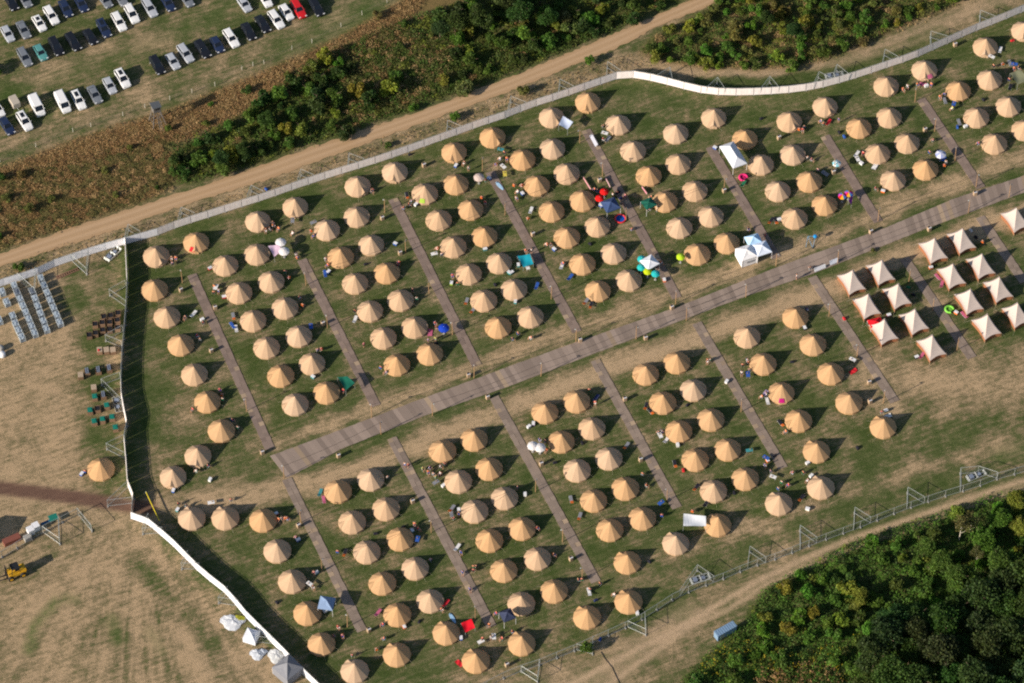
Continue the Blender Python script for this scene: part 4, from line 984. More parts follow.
crumple(*T(1, 5, 375, 318), 'collapsed white tent with yellow-green cover at the white fence', (.50, .53, .58), (.34, .34, .03), 2.2, 1.6, .8)
crumple(*T(1, 5, 525, 512), 'low bundled white tent below the small peaked one', (.46, .50, .56), (.42, .47, .55), 1.4, 1.1, .7)
crumple(*T(1, 5, 637, 520), 'white and grey bundled tent left of the grey pyramid gazebo', (.50, .52, .54), (.24, .25, .24), 1.5, 1.5, .6)
boxobj('storage_box', *T(1, 5, 640, 604), (.8, .8, .8), M['white'], 'small white box beside the grey pyramid gazebo', 'box', .4)

def parasol(px, py, colors, label, r_=1.25, h=2.2):
    p = at(px, py, h); r = root('parasol', (p.x, p.y, 0), random.uniform(0, 1)); n = 8
    ob('pole', MB().tube((0, 0, 0), (0, 0, h+.12), .025).data('pole', M['white']), r)
    ob('base', MB().rev([(0, .1), (.22, .09), (.26, 0)], 12).data('base', M['concrete']), r)
    k = len(colors)
    for c in range(k):
        mb = MB()
        for i in range(n):
            if i % k != c: continue
            a0, a1 = 2*math.pi*i/n, 2*math.pi*(i+1)/n; am = (a0+a1)/2
            q = lambda rr, a_, z: (rr*math.cos(a_), rr*math.sin(a_), z)
            mb.add([(0, 0, h+.02), q(r_*.5, a0, h-.10), q(r_*.5, a1, h-.10), q(r_, a0, h-.36), q(r_*.95, am, h-.36), q(r_, a1, h-.36), q(r_, a0, h-.50), q(r_*.95, am, h-.48), q(r_, a1, h-.50)], [(0, 1, 2), (1, 3, 4), (1, 4, 2), (2, 4, 5), (3, 6, 7, 4), (4, 7, 8, 5)])
        ob('canopy' if k == 1 else 'canopy_segments', mb.data('canopy', M['fabric']), r, color=colors[c])
    tag(r, label, 'parasol')
Wp = (.68, .66, .66)
for q in (((2, 2, 622, 592), [(.01, .05, .45)], 'bright blue parasol beside a board path'),
          ((2, 1, 833, 372), [(.52, .42, .38)], 'pale beige hexagonal parasol beside a bell tent'),
          ((3, 1, 565, 458), [(.62, .01, .01)], 'red parasol beside the navy gazebo, upper right of two'), ((3, 1, 537, 497), [(.62, .01, .01)], 'red parasol beside the navy gazebo, lower left of two'),
          ((1, 2, 663, 78), [Wp], 'white parasol by the lilac awning, upper one'), ((1, 2, 683, 132), [Wp], 'white parasol by the lilac awning, lower one'),
          ((3, 3, 137, 615), [Wp], 'white parasol in a touching pair, left one'), ((3, 3, 180, 625), [Wp], 'white parasol in a touching pair, right one'),
          ((4, 1, 975, 483), [(.6, .02, .02), (.65, .35, .02), (.05, .2, .5), (.45, .05, .4)], 'rainbow striped parasol above the purple cloth, left one'), ((4, 1, 1012, 468), [(.6, .02, .02), (.65, .35, .02), (.05, .2, .5), (.45, .05, .4)], 'rainbow striped parasol above the purple cloth, right one'),
          ((3, 2, 790, 178), [(.02, .40, .42)], 'turquoise parasol by the small white gazebo, topmost'), ((3, 2, 788, 228), [(.02, .42, .42)], 'turquoise parasol by the small white gazebo, lower left'), ((3, 2, 873, 266), [(.02, .40, .42)], 'turquoise parasol by the small white gazebo, lower right'),
          ((3, 2, 826, 252), [(.42, .52, .01)], 'lime green parasol by the small white gazebo'),
          ((5, 1, 545, 234), [(.68, .70, .80), (.3, .35, .6)], 'white and blue parasol over a group right of a bell tent'),
          ((4, 1, 940, 288), [(.70, .70, .70), (.2, .5, .6)], 'small white and teal parasol beside a board path'),
          ((4, 2, 5, 165), [(.40, .60, .02)], 'lime green parasol tucked against a bell tent')):
    small = 'turquoise' in q[2] or 'small' in q[2][:6] or 'lime' in q[2] or 'rainbow' in q[2] or 'red' in q[2][:4]
    parasol(*T(*q[0]), q[1], q[2], .85 if small else 1.05)
# paddling pool, inflatables, surf boards, banners
pl = root('paddling_pool', at(*T(3, 1, 661, 630)))
tor = MB(); n, m = 24, 8; vs = [((1.0+.16*math.cos(2*math.pi*j/m))*math.cos(2*math.pi*i/n), (1.0+.16*math.cos(2*math.pi*j/m))*math.sin(2*math.pi*i/n), .18+.16*math.sin(2*math.pi*j/m)) for i in range(n) for j in range(m)]
tor.add(vs, [(i*m+j, ((i+1) % n)*m+j, ((i+1) % n)*m+(j+1) % m, i*m+(j+1) % m) for i in range(n) for j in range(m)])
ob('rim', tor.data('rim', plain('red_vinyl', (.6, .03, .03), .4), True), pl); ob('water', MB().rev([(0, .16), (.95, .16)], 24).data('water', plain('blue_pool', (.01, .08, .38), .1)), pl); tag(pl, 'round paddling pool with red rim and blue water', 'pool')
def ring(px, py, col_, label):
    r = root('inflatable_ring', at(px, py)); n, m = 18, 8; vs = []
    for i in range(n):
        a_ = 4.9*i/(n-1); k = .25*(1-.5*abs(i/(n-1)-.5))
        for j in range(m): vs.append(((.75+k*math.cos(2*math.pi*j/m))*math.cos(a_), (.75+k*math.cos(2*math.pi*j/m))*math.sin(a_), .26+k*math.sin(2*math.pi*j/m)))
    mb = MB().add(vs, [(i*m+j, (i+1)*m+j, (i+1)*m+(j+1) % m, i*m+(j+1) % m) for i in range(n-1) for j in range(m)]+[tuple(range(m)), tuple(range((n-1)*m, n*m))])
    ob('tube', mb.data('tube', M['fabric'], True), r, color=col_); ob('cushion', MB().rev([(0, .22), (.5, .2), (.55, .05)], 12).data('cushion', M['fabric']), r, color=tuple(x*.7 for x in col_)); tag(r, label, 'inflatable')
ring(*T(5, 2, 596, 492), (.22, .60, .08), 'lime green inflatable ring beside the peaked tents')
ring(*T(4, 1, 380, 385), (.70, .03, .18), 'bright pink inflatable beside a board path')
def surf(px, py, col_, rz, label):
    r = root('surfboard', at(px, py), rz); n = 16; vs = []
    for z in (.04, .12):
        for i in range(n): a_ = 2*math.pi*i/n; vs.append((1.2*math.cos(a_), .32*math.sin(a_)*(1-.2*math.cos(a_)), z))
    ob('board', MB().add(vs, [tuple(range(n-1, -1, -1)), tuple(range(n, 2*n))]+[(i, (i+1) % n, n+(i+1) % n, n+i) for i in range(n)]).data('board', M['fabric']), r, color=col_)
    ob('fin', MB().box((-.95, 0, .17), (.2, .02, .12)).data('fin', M['dark']), r)
    tag(r, label, 'surfboard')
surf(*T(2, 5, 675, 297), (.30, .50, .72), R(-62), 'pale blue surfboard lying above a bell tent')
surf(*T(2, 1, 957, 432), (.35, .55, .75), R(-55), 'blue and white surfboard lying on a board path')
def signboard(px, py, L_, H_, rz, label, colr, tilt=.0, z0=.15):
    r = root('banner_stand', at(px, py), rz); ob('cloth', MB().box((0, 0, z0+H_/2), (L_, .04, H_), rot=Matrix.Rotation(tilt, 3, 'X')).data('cloth', M['fabric']), r, color=colr)
    for sx in (-.5, .5): ob('post', MB().tube((sx*L_, .04, 0), (sx*L_, .04, z0+H_+.05), .03).data('post', M['steel']), r)
    tag(r, label, 'banner')
br_ = ang(*BW_LO[7], *BW_LO[8])
signboard(*T(4, 2, 838, 250), 2.4, .8, br_+R(4), 'low white banner beside the boardwalk, left of two', (.72, .74, .80), -.5)
signboard(*T(4, 2, 922, 212), 1.8, .9, br_+R(4), 'low white banner beside the boardwalk, right of two', (.66, .72, .84), -.5)
signboard(*T(3, 1, 502, 168), 2.9, .7, ang(*UPATH[4][0], *UPATH[4][1]), 'white cloth banner laid along a board path', (.48, .50, .58), -1.1)
signboard(*T(3, 1, 462, 425), 3.2, .5, ang(*T(3, 1, 435, 385), *T(3, 1, 485, 465)), 'striped red and white bunting strip left of the red parasols', (.62, .30, .34))
signboard(*T(3, 1, 585, 415), 2.6, .4, ang(*T(3, 1, 570, 385), *T(3, 1, 600, 445)), 'short pink bunting strip above the red parasols', (.60, .36, .42))
signboard(*T(3, 1, 805, 465), 1.9, .5, ang(*T(3, 1, 790, 440), *T(3, 1, 822, 485)), 'red and white flag strip above the dark green canopy', (.60, .25, .32))
fr = root('swing_frame', at(*T(4, 2, 785, 95)), R(0)); fm = MB()
for a, b in (((-1, -.8, 0), (-.6, .9, 1.2)), ((.3, -1, 0), (-.6, .9, 1.2)), ((.3, -1, 0), (.8, .8, 1.2)), ((-.6, .9, 1.2), (.8, .8, 1.2))): fm.tube(a, b, .05)
ob('frame', fm.data('frame', plain('blue_tube', (.10, .24, .38))), fr); ob('balloon', MB().rev([(0, 1.75), (.3, 1.65), (.4, 1.4), (.3, 1.15), (0, 1.05)], 10).data('balloon', plain('bright_blue_vinyl', (.01, .25, .6))), fr, (.75, .7, 0)); tag(fr, 'blue tubular frame with a bright blue ball beside the boardwalk', 'frame')

# ------------------------------------------------------------------ light poles and cables
PO = [(908.7, 282), (932.5, 311), (957, 350), (686.3, 320.5), (745.8, 297), (775.8, 266), (837.5, 263), (829, 316), (551.3, 299), (576, 342), (636, 339), (675.5, 304), (541, 376), (371.7, 417), (381, 434.5), (432.5, 415.3), (474, 378), (246.7, 411), (182.5, 283), (306, 285.5), (327.5, 328), (384.7, 212.3), (482.5, 170.7), (505, 215), (405.8, 253), (429, 294), (452.5, 334.7), (579.7, 143), (602.5, 175.7), (626, 220.7), (724, 190.7), (834, 171.5), (934.5, 131.5), (955, 160.7), (976, 187), (968.3, 213), (1009, 197), (915, 101.7), (431.3, 532.7), (300.8, 522.7), (322, 571), (535.5, 491.8), (562.5, 541.8), (667, 501), (582, 580), (741, 412), (883.3, 403), (857, 357), (347.5, 627), (475.3, 619), (878, 221), (284, 478)]
PH = 3.9
PM = MB().tube((0, 0, -.05), (0, 0, PH), .075, .055, n=8).data('pole', M['wood']); LM = MB().rev([(.0, .0), (.12, -.05), (.14, -.16), (0, -.2)], 8).data('lamp', M['steel'])
PM2 = MB().box((0, 0, .0), (.5, .07, .07)).data('bracket', M['steel'])
for p in PO:
    r = root('light_pole', at(*p), random.uniform(0, 3)); ob('pole', PM, r); ob('bracket', PM2, r, (.1, 0, PH-.25)); ob('lamp', LM, r, (.3, 0, PH-.28))
    r.rotation_euler.x = R(random.uniform(-1.5, 1.5))
    q = near_tent(at(*p)); tag(r, 'slim wooden light pole near %s' % q['short'], 'light pole', 'slim wooden light poles along the board paths')

def string(a, b, lbl):
    A, B = at(*a)+Vector((0, 0, PH-.15)), at(*b)+Vector((0, 0, PH-.15)); mb = MB(); n = 8; pr = A
    for i in range(1, n+1):
        t_ = i/n; q = A.lerp(B, t_)-Vector((0, 0, .55*4*t_*(1-t_))); mb.tube(pr, q, .03, n=4, cap=False); pr = q
    o_ = ob('overhead_cable', mb.data('overhead_cable', M['cable'])); tag(o_, 'dark overhead cable from pole near '+lbl, 'cable', 'thin cables strung between the light poles')
for p in PO:
    cand = [q for q in PO if 55 < q[0]-p[0] < 135 and -.55 < (q[1]-p[1])/(q[0]-p[0]) < -.2]
    if cand:
        q = min(cand, key=lambda c: abs((c[1]-p[1])/(c[0]-p[0])+.37)*120+abs(c[0]-p[0])*.4); string(p, q, near_tent(at(*p))['short'])

# ------------------------------------------------------------------ litter bins
BINM = MB()
for k in range(4):
    BINM.box((-.3 if k == 0 else .3 if k == 1 else 0, 0 if k < 2 else (-.3 if k == 2 else .3), .5), (.05 if k < 2 else .6, .6 if k < 2 else .05, 1.0))
BINW = BINM.data('slatted_casing', plain('bin_boards', (.40, .29, .19), .8, .25)); BINI = MB().box((0, 0, .52), (.5, .5, .95)).data('liner', M['dark']); BINR = MB().box((0, -.2, 1.03), (.64, .22, .05)).data('rim_board', plain('bin_rim', (.55, .55, .58)))
for c, r_, x, y in [(5, 1, 750, 475), (5, 2, 125, 20), (5, 2, 475, 5), (3, 2, 970, 475), (3, 2, 813, 658), (3, 2, 420, 670), (2, 3, 885, 330), (2, 3, 770, 198), (1, 3, 553, 660), (1, 4, 1010, -3), (3, 3, 688, 340), (3, 4, 187, 45), (3, 4, 365, 615), (3, 4, 783, 20), (2, 4, 435, 270), (1, 4, 770, 415), (2, 5, 173, 365), (2, 5, 1000, 572), (1, 2, 65, 370), (1, 2, 270, 475), (1, 2, 917, 570), (1, 3, 247, 50), (2, 1, 503, 305), (2, 1, 253, 622), (2, 2, 360, 148), (3, 2, 137, 35), (3, 1, 537, 395), (4, 1, 265, 457), (4, 1, 593, 140), (4, 1, 920, 347), (5, 1, 450, 92), (5, 3, 115, 240), (5, 3, 120, 355), (5, 0, 630, 265)]:
    p = at(*T(c, r_, x, y), .5); r = root('litter_bin', (p.x, p.y, 0), R(25+random.uniform(-8, 8))); ob('casing', BINW, r); ob('liner', BINI, r); ob('rim_board', BINR, r)
    tag(r, 'board-clad litter bin near '+near_tent(p)['short'], 'litter bin', 'board-clad litter bins')

# ------------------------------------------------------------------ people
def skin_mesh(name, verts, edges, radii, mat):
    me_ = bpy.data.meshes.new(name); me_.from_pydata(verts, edges, []); o_ = bpy.data.objects.new(name, me_); col.objects.link(o_)
    md = o_.modifiers.new('s', 'SKIN'); md.use_smooth_shade = True
    sd = me_.skin_vertices[0].data
    for v_, r_ in zip(sd, radii): v_.radius = (r_, r_) if not hasattr(r_, '__len__') else r_
    sd[0].use_root = True
    s2 = o_.modifiers.new('d', 'SUBSURF'); s2.levels = 1; s2.render_levels = 1
    dg = bpy.context.evaluated_depsgraph_get(); dg.update()
    me2 = bpy.data.meshes.new_from_object(o_.evaluated_get(dg)); me2.name = name
    bpy.data.objects.remove(o_); me2.materials.clear(); me2.materials.append(mat); return me2
def body_pose(pose):
    if pose == 'stand':
        V_ = [(0, 0, .95), (0, 0, 1.15), (0, 0, 1.38), (0, 0, 1.5), (.02, 0, 1.60), (.02, 0, 1.70),
              (0, .10, .92), (.02, .11, .50), (-.02, .12, .09), (.13, .13, .04), (0, -.10, .92), (.0, -.11, .50), (-.05, -.12, .09), (.10, -.13, .04),
              (0, .19, 1.40), (0, .25, 1.13), (.10, .24, .90), (0, -.19, 1.40), (-.02, -.25, 1.13), (.06, -.26, .88)]
    else:
        V_ = [(0, 0, .48), (-.06, 0, .68), (-.10, 0, .90), (-.10, 0, 1.02), (-.07, 0, 1.12), (-.06, 0, 1.22),
              (.02, .10, .47), (.42, .13, .50), (.47, .13, .09), (.60, .14, .04), (.02, -.10, .47), (.42, -.13, .50), (.50, -.13, .09), (.62, -.14, .04),
              (-.10, .19, .92), (-.02, .25, .68), (.20, .20, .62), (-.10, -.19, .92), (-.02, -.25, .68), (.20, -.20, .62)]
    E_ = [(0, 1), (1, 2), (2, 3), (3, 4), (4, 5), (0, 6), (6, 7), (7, 8), (8, 9), (0, 10), (10, 11), (11, 12), (12, 13), (2, 14), (14, 15), (15, 16), (2, 17), (17, 18), (18, 19)]
    Rr = [(.14, .12), (.13, .11), (.15, .12), .055, .085, .075, .085, .058, .04, .035, .085, .058, .04, .035, .055, .042, .032, .055, .042, .032]
    me_ = skin_mesh('body', V_, E_, Rr, M['skin'])
    # hands with fingers, nose and ears join the same mesh
    mb = MB(); mb.v = [tuple(v.co) for v in me_.vertices]; mb.f = [tuple(p.vertices) for p in me_.polygons]
    for k in (16, 19):
        w_ = Vector(V_[k]); fa = (w_-Vector(V_[k-1])).normalized(); sd = fa.cross(Vector((0, 0, 1))).normalized() if abs(fa.z) < .95 else Vector((0, 1, 0))
        pm = w_+fa*.07; mb.tube(w_, pm, .03, .035, n=6)
        for i, L_ in enumerate((.065, .075, .07, .055)):
            s0 = pm+sd*(.027-.018*i); mid = s0+fa*L_*.6+Vector((0, 0, -.01)); mb.tube(s0, mid, .009, n=4); mb.tube(mid, mid+fa*L_*.4+Vector((0, 0, -.02)), .008, n=4)
        mb.tube(w_+fa*.02+sd*.03, w_+fa*.07+sd*.06, .01, n=4)
    hd_ = Vector(V_[4])+Vector((0, 0, .04)); mb.tube(hd_+Vector((.08, 0, 0)), hd_+Vector((.115, 0, -.02)), .012, .015, n=4)
    for s in (-1, 1): mb.box(hd_+Vector((0, s*.085, 0)), (.035, .02, .06)); mb.box(hd_+Vector((.082, s*.03, .03)), (.012, .02, .012))
    body = mb.data('body', M['skin'], True)
    sh = skin_mesh('shirt', [V_[0], V_[1], V_[2], V_[14], tuple(Vector(V_[14]).lerp(Vector(V_[15]), .55)), V_[17], tuple(Vector(V_[17]).lerp(Vector(V_[18]), .55))], [(0, 1), (1, 2), (2, 3), (3, 4), (2, 5), (5, 6)], [(.16, .14), (.155, .13), (.17, .135), .072, .062, .072, .062], M['fabric'])
    tr_ = skin_mesh('shorts', [V_[0], V_[6], tuple(Vector(V_[6]).lerp(Vector(V_[7]), .8)), V_[10], tuple(Vector(V_[10]).lerp(Vector(V_[11]), .8))], [(0, 1), (1, 2), (0, 3), (3, 4)], [(.155, .135), .105, .085, .105, .085], M['fabric'])
    hr = MB(); c_ = Vector(V_[5]); hr.rev([(0, .055), (.055, .045), (.092, 0), (.095, -.06), (.085, -.10)], 10, c_+Vector((-.018, 0, .035)))
    return body, sh, tr_, hr.data('hair', M['hair'], True)
POSE = {p: body_pose(p) for p in ('stand', 'sit')}
CN = {'red': (.55, .02, .03), 'white': (.72, .72, .72), 'blue': (.03, .10, .40), 'black': (.02, .02, .03), 'orange': (.75, .17, .03), 'pink': (.50, .12, .22), 'teal': (.05, .25, .27), 'grey': (.22, .23, .26), 'lime': (.32, .48, .06), 'navy': (.02, .03, .10), 'magenta': (.42, .01, .16), 'lilac': (.42, .32, .50), 'green': (.02, .18, .08), 'yellow': (.6, .5, .08)}
# camping chair, sun lounger, table, cool box, bag, towel
ch = MB()
for sy in (-.24, .24):
    ch.tube((-.25, sy, 0), (.22, sy, .62), .014, n=4); ch.tube((.25, sy, 0), (-.22, sy, .45), .014, n=4); ch.tube((-.20, sy, .40), (-.34, sy, .90), .014, n=4); ch.tube((-.26, sy, .62), (.22, sy, .62), .016, n=4)
CHF = ch.data('frame', M['steel']); CHS = MB().box((0, 0, .40), (.48, .48, .03)).data('seat', M['fabric']); CHB = MB().box((-.27, 0, .66), (.03, .48, .46), rot=Matrix.Rotation(R(-15), 3, 'Y')).data('backrest', M['fabric'])
lo_ = MB()
for sy in (-.3, .3):
    lo_.tube((-.95, sy, .62), (-.25, sy, .32), .018, n=4); lo_.tube((-.25, sy, .32), (.95, sy, .32), .018, n=4)
    for sx in (-.45, .75): lo_.tube((sx, sy, 0), (sx+.1, sy, .32), .018, n=4)
LOF = lo_.data('frame', M['steel']); LOB = MB().box((.35, 0, .345), (1.2, .56, .03)).data('lying_surface', M['fabric']); LOH = MB().box((-.60, 0, .50), (.76, .56, .03), rot=Matrix.Rotation(R(23.5), 3, 'Y')).data('headrest', M['fabric'])
TBT = MB().box((0, 0, .72), (1.25, .7, .04)).data('tabletop', M['fabric']); TBL = MB().tube((0, 0, 0), (0, 0, .7), .02, n=4).data('leg', M['steel']); TBC = MB().box((.2, .1, .80), (.2, .16, .14)).data('food_box', plain('pack', (.3, .2, .12)))
CBX = MB().box((0, 0, .2), (.62, .42, .40), taper=1.06).data('box', M['fabric']); CBL = MB().box((0, 0, .43), (.68, .48, .06)).data('lid', M['white']); CBH = MB().tube((-.3, -.25, .36), (.3, -.25, .36), .015, n=4).data('handle', M['steel'])
BGB = MB().box((0, 0, .17), (.75, .40, .34), taper=.7).data('bag_body', M['fabric']); BGS = MB().tube((-.2, 0, .33), (0, 0, .45), .02, n=4).tube((0, 0, .45), (.2, 0, .33), .02, n=4).data('strap', M['dark'])
tw_ = MB(); n = 8; vs = [(-.8+1.6*i/n, -.42+.84*j/4, .10+.05*math.sin(i*1.3+j)) for i in range(n+1) for j in range(5)]; fs = [(i*5+j, (i+1)*5+j, (i+1)*5+j+1, i*5+j+1) for i in range(n) for j in range(4)]
tw_.add(vs, fs); tw_.add([(x, y, z-.025) for x, y, z in vs], [tuple(reversed(f)) for f in fs]); TWM = tw_.data('towel', M['fabric'])
DRAPE = {}
def item(code, cname, px, py):
    p = at(px, py, .35 if code != 'P' else .9); t = near_tent(p); nm = t['short']; v = Vector((p.x, p.y, 0)); d = v-t['p']
    inside_ = d.length < 2.65
    if code == 'W' and inside_:            # towel spread on the roof canvas
        v = at(px, py, 1.3); v = Vector((v.x, v.y, 0)); d = v-t['p']; rr = min(d.length, 2.2); a_ = math.atan2(d.y, d.x); q = rr/RE
        z = roof_z(q)+.03; n_ = 4; mb = MB(); vs = []
        for i in range(n_+1):
            for j in range(n_+1):
                r2 = rr-.35+.7*i/n_; a2 = a_+(-.5+j/n_)*1.0/rr; r2 = min(r2, 2.48)
                vs.append((t['p'].x+r2*math.cos(a2), t['p'].y+r2*math.sin(a2), roof_z(r2/RE)+.07))
        mb.add(vs, [(i*5+j, (i+1)*5+j, (i+1)*5+j+1, i*5+j+1) for i in range(4) for j in range(4)])
        o_ = ob('towel', mb.data('towel', M['fabric']), color=CN[cname]); tag(o_, '%s towel drying on the roof of %s' % (cname, nm), 'towel', 'towels drying on tents'); return
    if inside_: v = t['p']+d.normalized()*2.9
    face = math.atan2(-d.y, -d.x)+random.uniform(-.9, .9)+math.pi*.5*random.choice((-1, 1, 2))
    c = CN[cname]
    if code in 'SP':
        pose = 'sit' if code == 'S' else 'stand'
        if code == 'S':
            cc = random.choice(('navy', 'green', 'grey', 'blue', 'black', 'orange'))
            k = kit('camping_chair', [('frame', CHF), ('seat', CHS), ('backrest', CHB)], v, face, color=CN[cc])
            tag(k, '%s camping chair by %s' % (cc, nm), 'chair', 'camping chairs beside the tents')
        B = POSE[pose]; sh_ = random.choice(('white', 'navy', 'grey', 'blue', 'black'))
        r = kit('person', [('body', B[0]), ('shirt', B[1]), ('shorts', B[2]), ('hair', B[3])], v, face, colors={'shirt': c, 'shorts': CN[sh_], 'body': (1, 1, 1), 'hair': (1, 1, 1)})
        tag(r, 'person in %s top %s by %s' % (cname, 'seated' if code == 'S' else 'standing', nm), 'person', 'campers among the tents')
    elif code == 'L':
        r = kit('sun_lounger', [('frame', LOF), ('lying_surface', LOB), ('headrest', LOH)], v, R(random.choice((100, 120, 60, 75))), colors={'headrest': c, 'lying_surface': CN[random.choice(('black', 'grey'))] if cname in ('orange',) else c})
        tag(r, '%s sun lounger by %s' % (cname+'-headed' if cname == 'orange' else cname, nm), 'sun lounger', 'sun loungers beside the tents')
    elif code == 'T':
        r = kit('folding_table', [('tabletop', TBT), ('food_box', TBC)]+[('leg', TBL, (sx, sy, 0)) for sx in (-.55, .55) for sy in (-.28, .28)], v, random.uniform(0, 3), color=c)
        tag(r, '%s folding table by %s' % (cname, nm), 'table', 'folding tables beside the tents')
    elif code == 'C':
        r = kit('cool_box', [('box', CBX), ('lid', CBL), ('handle', CBH)], v, random.uniform(0, 3), color=c, sc=1.15); tag(r, '%s cool box by %s' % (cname, nm), 'cool box', 'cool boxes beside the tents')
    elif code == 'B':
        r = kit('holdall', [('bag_body', BGB), ('strap', BGS)], v, random.uniform(0, 3), color=c, sc=1.1); tag(r, '%s holdall on the grass by %s' % (cname, nm), 'bag', 'bags lying by the tents')
    elif code == 'W':
        o_ = ob('towel', TWM, None, v, random.uniform(0, 3), color=c); tag(o_, '%s towel lying on the grass by %s' % (cname, nm), 'towel', 'towels lying on the grass')
K = dict(r='red', w='white', b='blue', k='black', o='orange', p='pink', t='teal', g='grey', l='lime', n='navy', m='magenta', i='lilac', e='green', y='yellow')
ITEMS = """5,0:So320,540 Sw345,522 So405,510 Wp440,500 Cw458,512 So487,510 Wp485,455 So540,585 Sb575,565 Lg570,605 Tb622,628 Sl612,652 Lw900,300 Tw848,345 Br975,238 So862,398 Sk915,385 Lg960,380 Tb985,390 So985,415 Sk1010,410 Sr955,480 Lk960,523 Bk800,592
5,1:Lg655,50 Cw693,72 Bb645,72 Sp497,160 So478,232 Tb560,275 Sw575,290 Sb540,275 Sr565,310 Lw40,240 Sr78,240 Tw45,275 Cw68,293 Ww150,308 Sr155,450 Co198,460 Sr770,178
4,1:So715,95 Sk745,80 Sr735,100 Sg845,45 So860,60 Lr890,50 Pb952,35 Bk955,105 Bb985,130 Sw765,265 Sp790,277 Le378,418 Si827,338 Wg870,350 Lo545,640 Lo575,640 Cw605,630 Bk490,22 Cb210,200
3,1:Sk570,75 Tw568,120 Sr560,155 Lg585,150 So25,430 Sr70,432 Sw45,468 Cb75,475 Sw40,508 Lw125,578 So108,628 So835,572 So845,500 Pw615,485 Sr640,475 Sp690,495 St665,540 Bk650,460 So505,455 Sk525,465 Cb545,545 Bn665,500
2,1:Sr197,457 Sk190,465 Lo402,490 Sw430,525 So415,545 So380,565 Cw455,540 Wl490,520 Cb695,307 Sk743,297 Pw770,325 So985,235 Sw960,270 So1000,272 Sk935,305 Tw978,320 Ty988,365 Sr875,400 Cb895,383 Tt963,218 Sr850,503 Sr870,535 Bk420,238
1,1:Tg735,643 Tg860,655 Sk600,655 So620,672 Bb577,445
1,2:Sk10,185 So35,185 Sb15,215 So650,8 Sw600,10 Sk575,18 So845,20 Sk860,50 Sw735,35 Wr132,122 Cr252,238 Cr336,408 Tw275,360 So265,355 Sw290,380 So262,388 Sk90,540 Lw140,515 Cw193,547 Sr200,570 Lo380,530 Lb375,585 Lw397,605 Sr690,265 Sp712,300 Sr775,420 So797,465 Tb845,595 Sw935,190 So945,225 Lb930,275 Cb950,260 Sw758,165 Sb765,180 Sr165,650 Sk180,670
2,2:Cb332,92 Sr352,210 Sr345,225 Sk435,375 Sw460,425 So90,500 Lw90,548 So583,125 Tw565,160 Sw610,160 Ct870,125 Ct1015,265 Sr675,290 Cl668,328 So705,335 Bk930,335 Bk155,212 Lo758,440 Lo797,492 Sr572,575 Sk580,600 Wp540,622 Pl572,665
3,2:Lt60,185 So95,140 Pw130,135 Ct50,220 Ct10,265 Tw105,240 So220,100 Sk245,105 Cb265,125 So317,215 Lw310,228 Lb360,295 Bk480,90 Lb160,348 Ct32,440 Lo455,440 Lo485,462 So50,635 So125,660 Sk15,668 So730,10 Co925,310 Sk875,240 So905,210
4,2:Pw700,290 Sk780,243 Pr510,45 Br985,538 Ck748,597 Sb762,492 Sk410,10
5,2:Lp528,295 Lp550,337 Lp685,522 Cp233,520 Co637,505 Be350,350 Bk380,395 Bw725,10 Bk755,50 Sk795,85 Co485,235
1,3:Sr300,290 Sk312,320 Sw315,345 Sr375,470 Sw405,515 Sb885,50 Sr905,45 Ct857,207 Sr135,408
2,3:Pp143,15 So245,155 Si275,185 Pi530,0 Bk575,3 Sr20,295
3,3:Cw113,505 Ci140,487 Sk210,600 Sb180,590 So220,650 Sr475,290 Pr510,365 Ln515,335 Lo815,385 Lo843,415 Sk890,545 Sw910,540 Lw938,585 Tw900,565 Lo697,622 Bk433,600 Cw1005,615
4,3:Sw180,110 Sk165,118 So375,140 Sw370,190 Tb407,200 So410,125 Sw435,120 Sk415,170 So490,330 Ti525,310 Sw540,315 Lw525,355 Wm610,362 Lo605,487 So632,540 Bk673,115 Bk47,372 Bk570,675 Tt415,655 Cw280,235
5,3:Lp430,82 Ck400,88 Sr190,422 Ce215,410 Ww225,440 Wr20,170 Tw15,110 Bk45,630
0,4:So510,95 Cb490,105
1,4:Sr228,62 Sw158,92 Cb20,205 Cw240,140 Sr50,290 St100,303 Ct45,320 Tw247,285 So365,265 Cr635,345 So650,385 So690,375 So705,378 Sw670,378 Sr755,490 Cb768,500 Lt900,220 Lp922,263 Sr1005,575
2,4:Pw388,50 Pr410,55 Sl498,80 Sb540,75 So530,100 Sw560,110 Sy575,125 Sw600,110 So625,42 Sw605,65 Tg575,163 Cw620,175 So447,412 Sr470,440 Ct422,453 Tb465,503 Sk455,430 Bk378,420 Bk213,460 Sb545,625 Lo30,580 Lo670,315 Lg668,345 Sr682,375 Cb712,322 Sk730,345 Lw702,548 Sb725,580 So800,665 Sk815,665 Sw285,130
3,4:Cw90,228 Sr165,435 Sk265,595 Lo367,262 Lo418,362 So820,180 So795,110 Tb905,285 Sr910,358 Bk270,35 Lo988,48 Bk835,628 Pn45,190
4,4:Tb515,15 Sb510,60 Co525,25 Si545,95 Tw557,130 Sw610,160 So675,103 So740,103 Cw787,117 Sr648,177 Sg765,150 Lo97,188 Lk155,285 Sr75,333 Lo728,252 Cw765,40 Cw765,315 Br20,80 Bk325,215 Sw590,198
1,5:Pp862,22 Ct878,20 Tw838,95 Sk858,112 Bk640,195 Cw930,250 Sr980,405 Sr1010,352
2,5:Lp227,262 Sr255,335 So262,418 Sk218,483 Sr75,520 Lr635,205 So610,245 Sb735,25 Sb780,125 Sr800,10 Cb725,412 Pr855,418 Tw845,440 Pw905,410 Tw922,410 Sr970,420 Sr935,268 Po895,335 Wr715,560 Bk475,310 Co385,345 Sp15,405
3,5:So15,378 So410,68 Sr430,65 Sr478,125 Lw475,138 So540,90 Bn515,182 Cw762,262 Sw625,155 Bb540,415"""
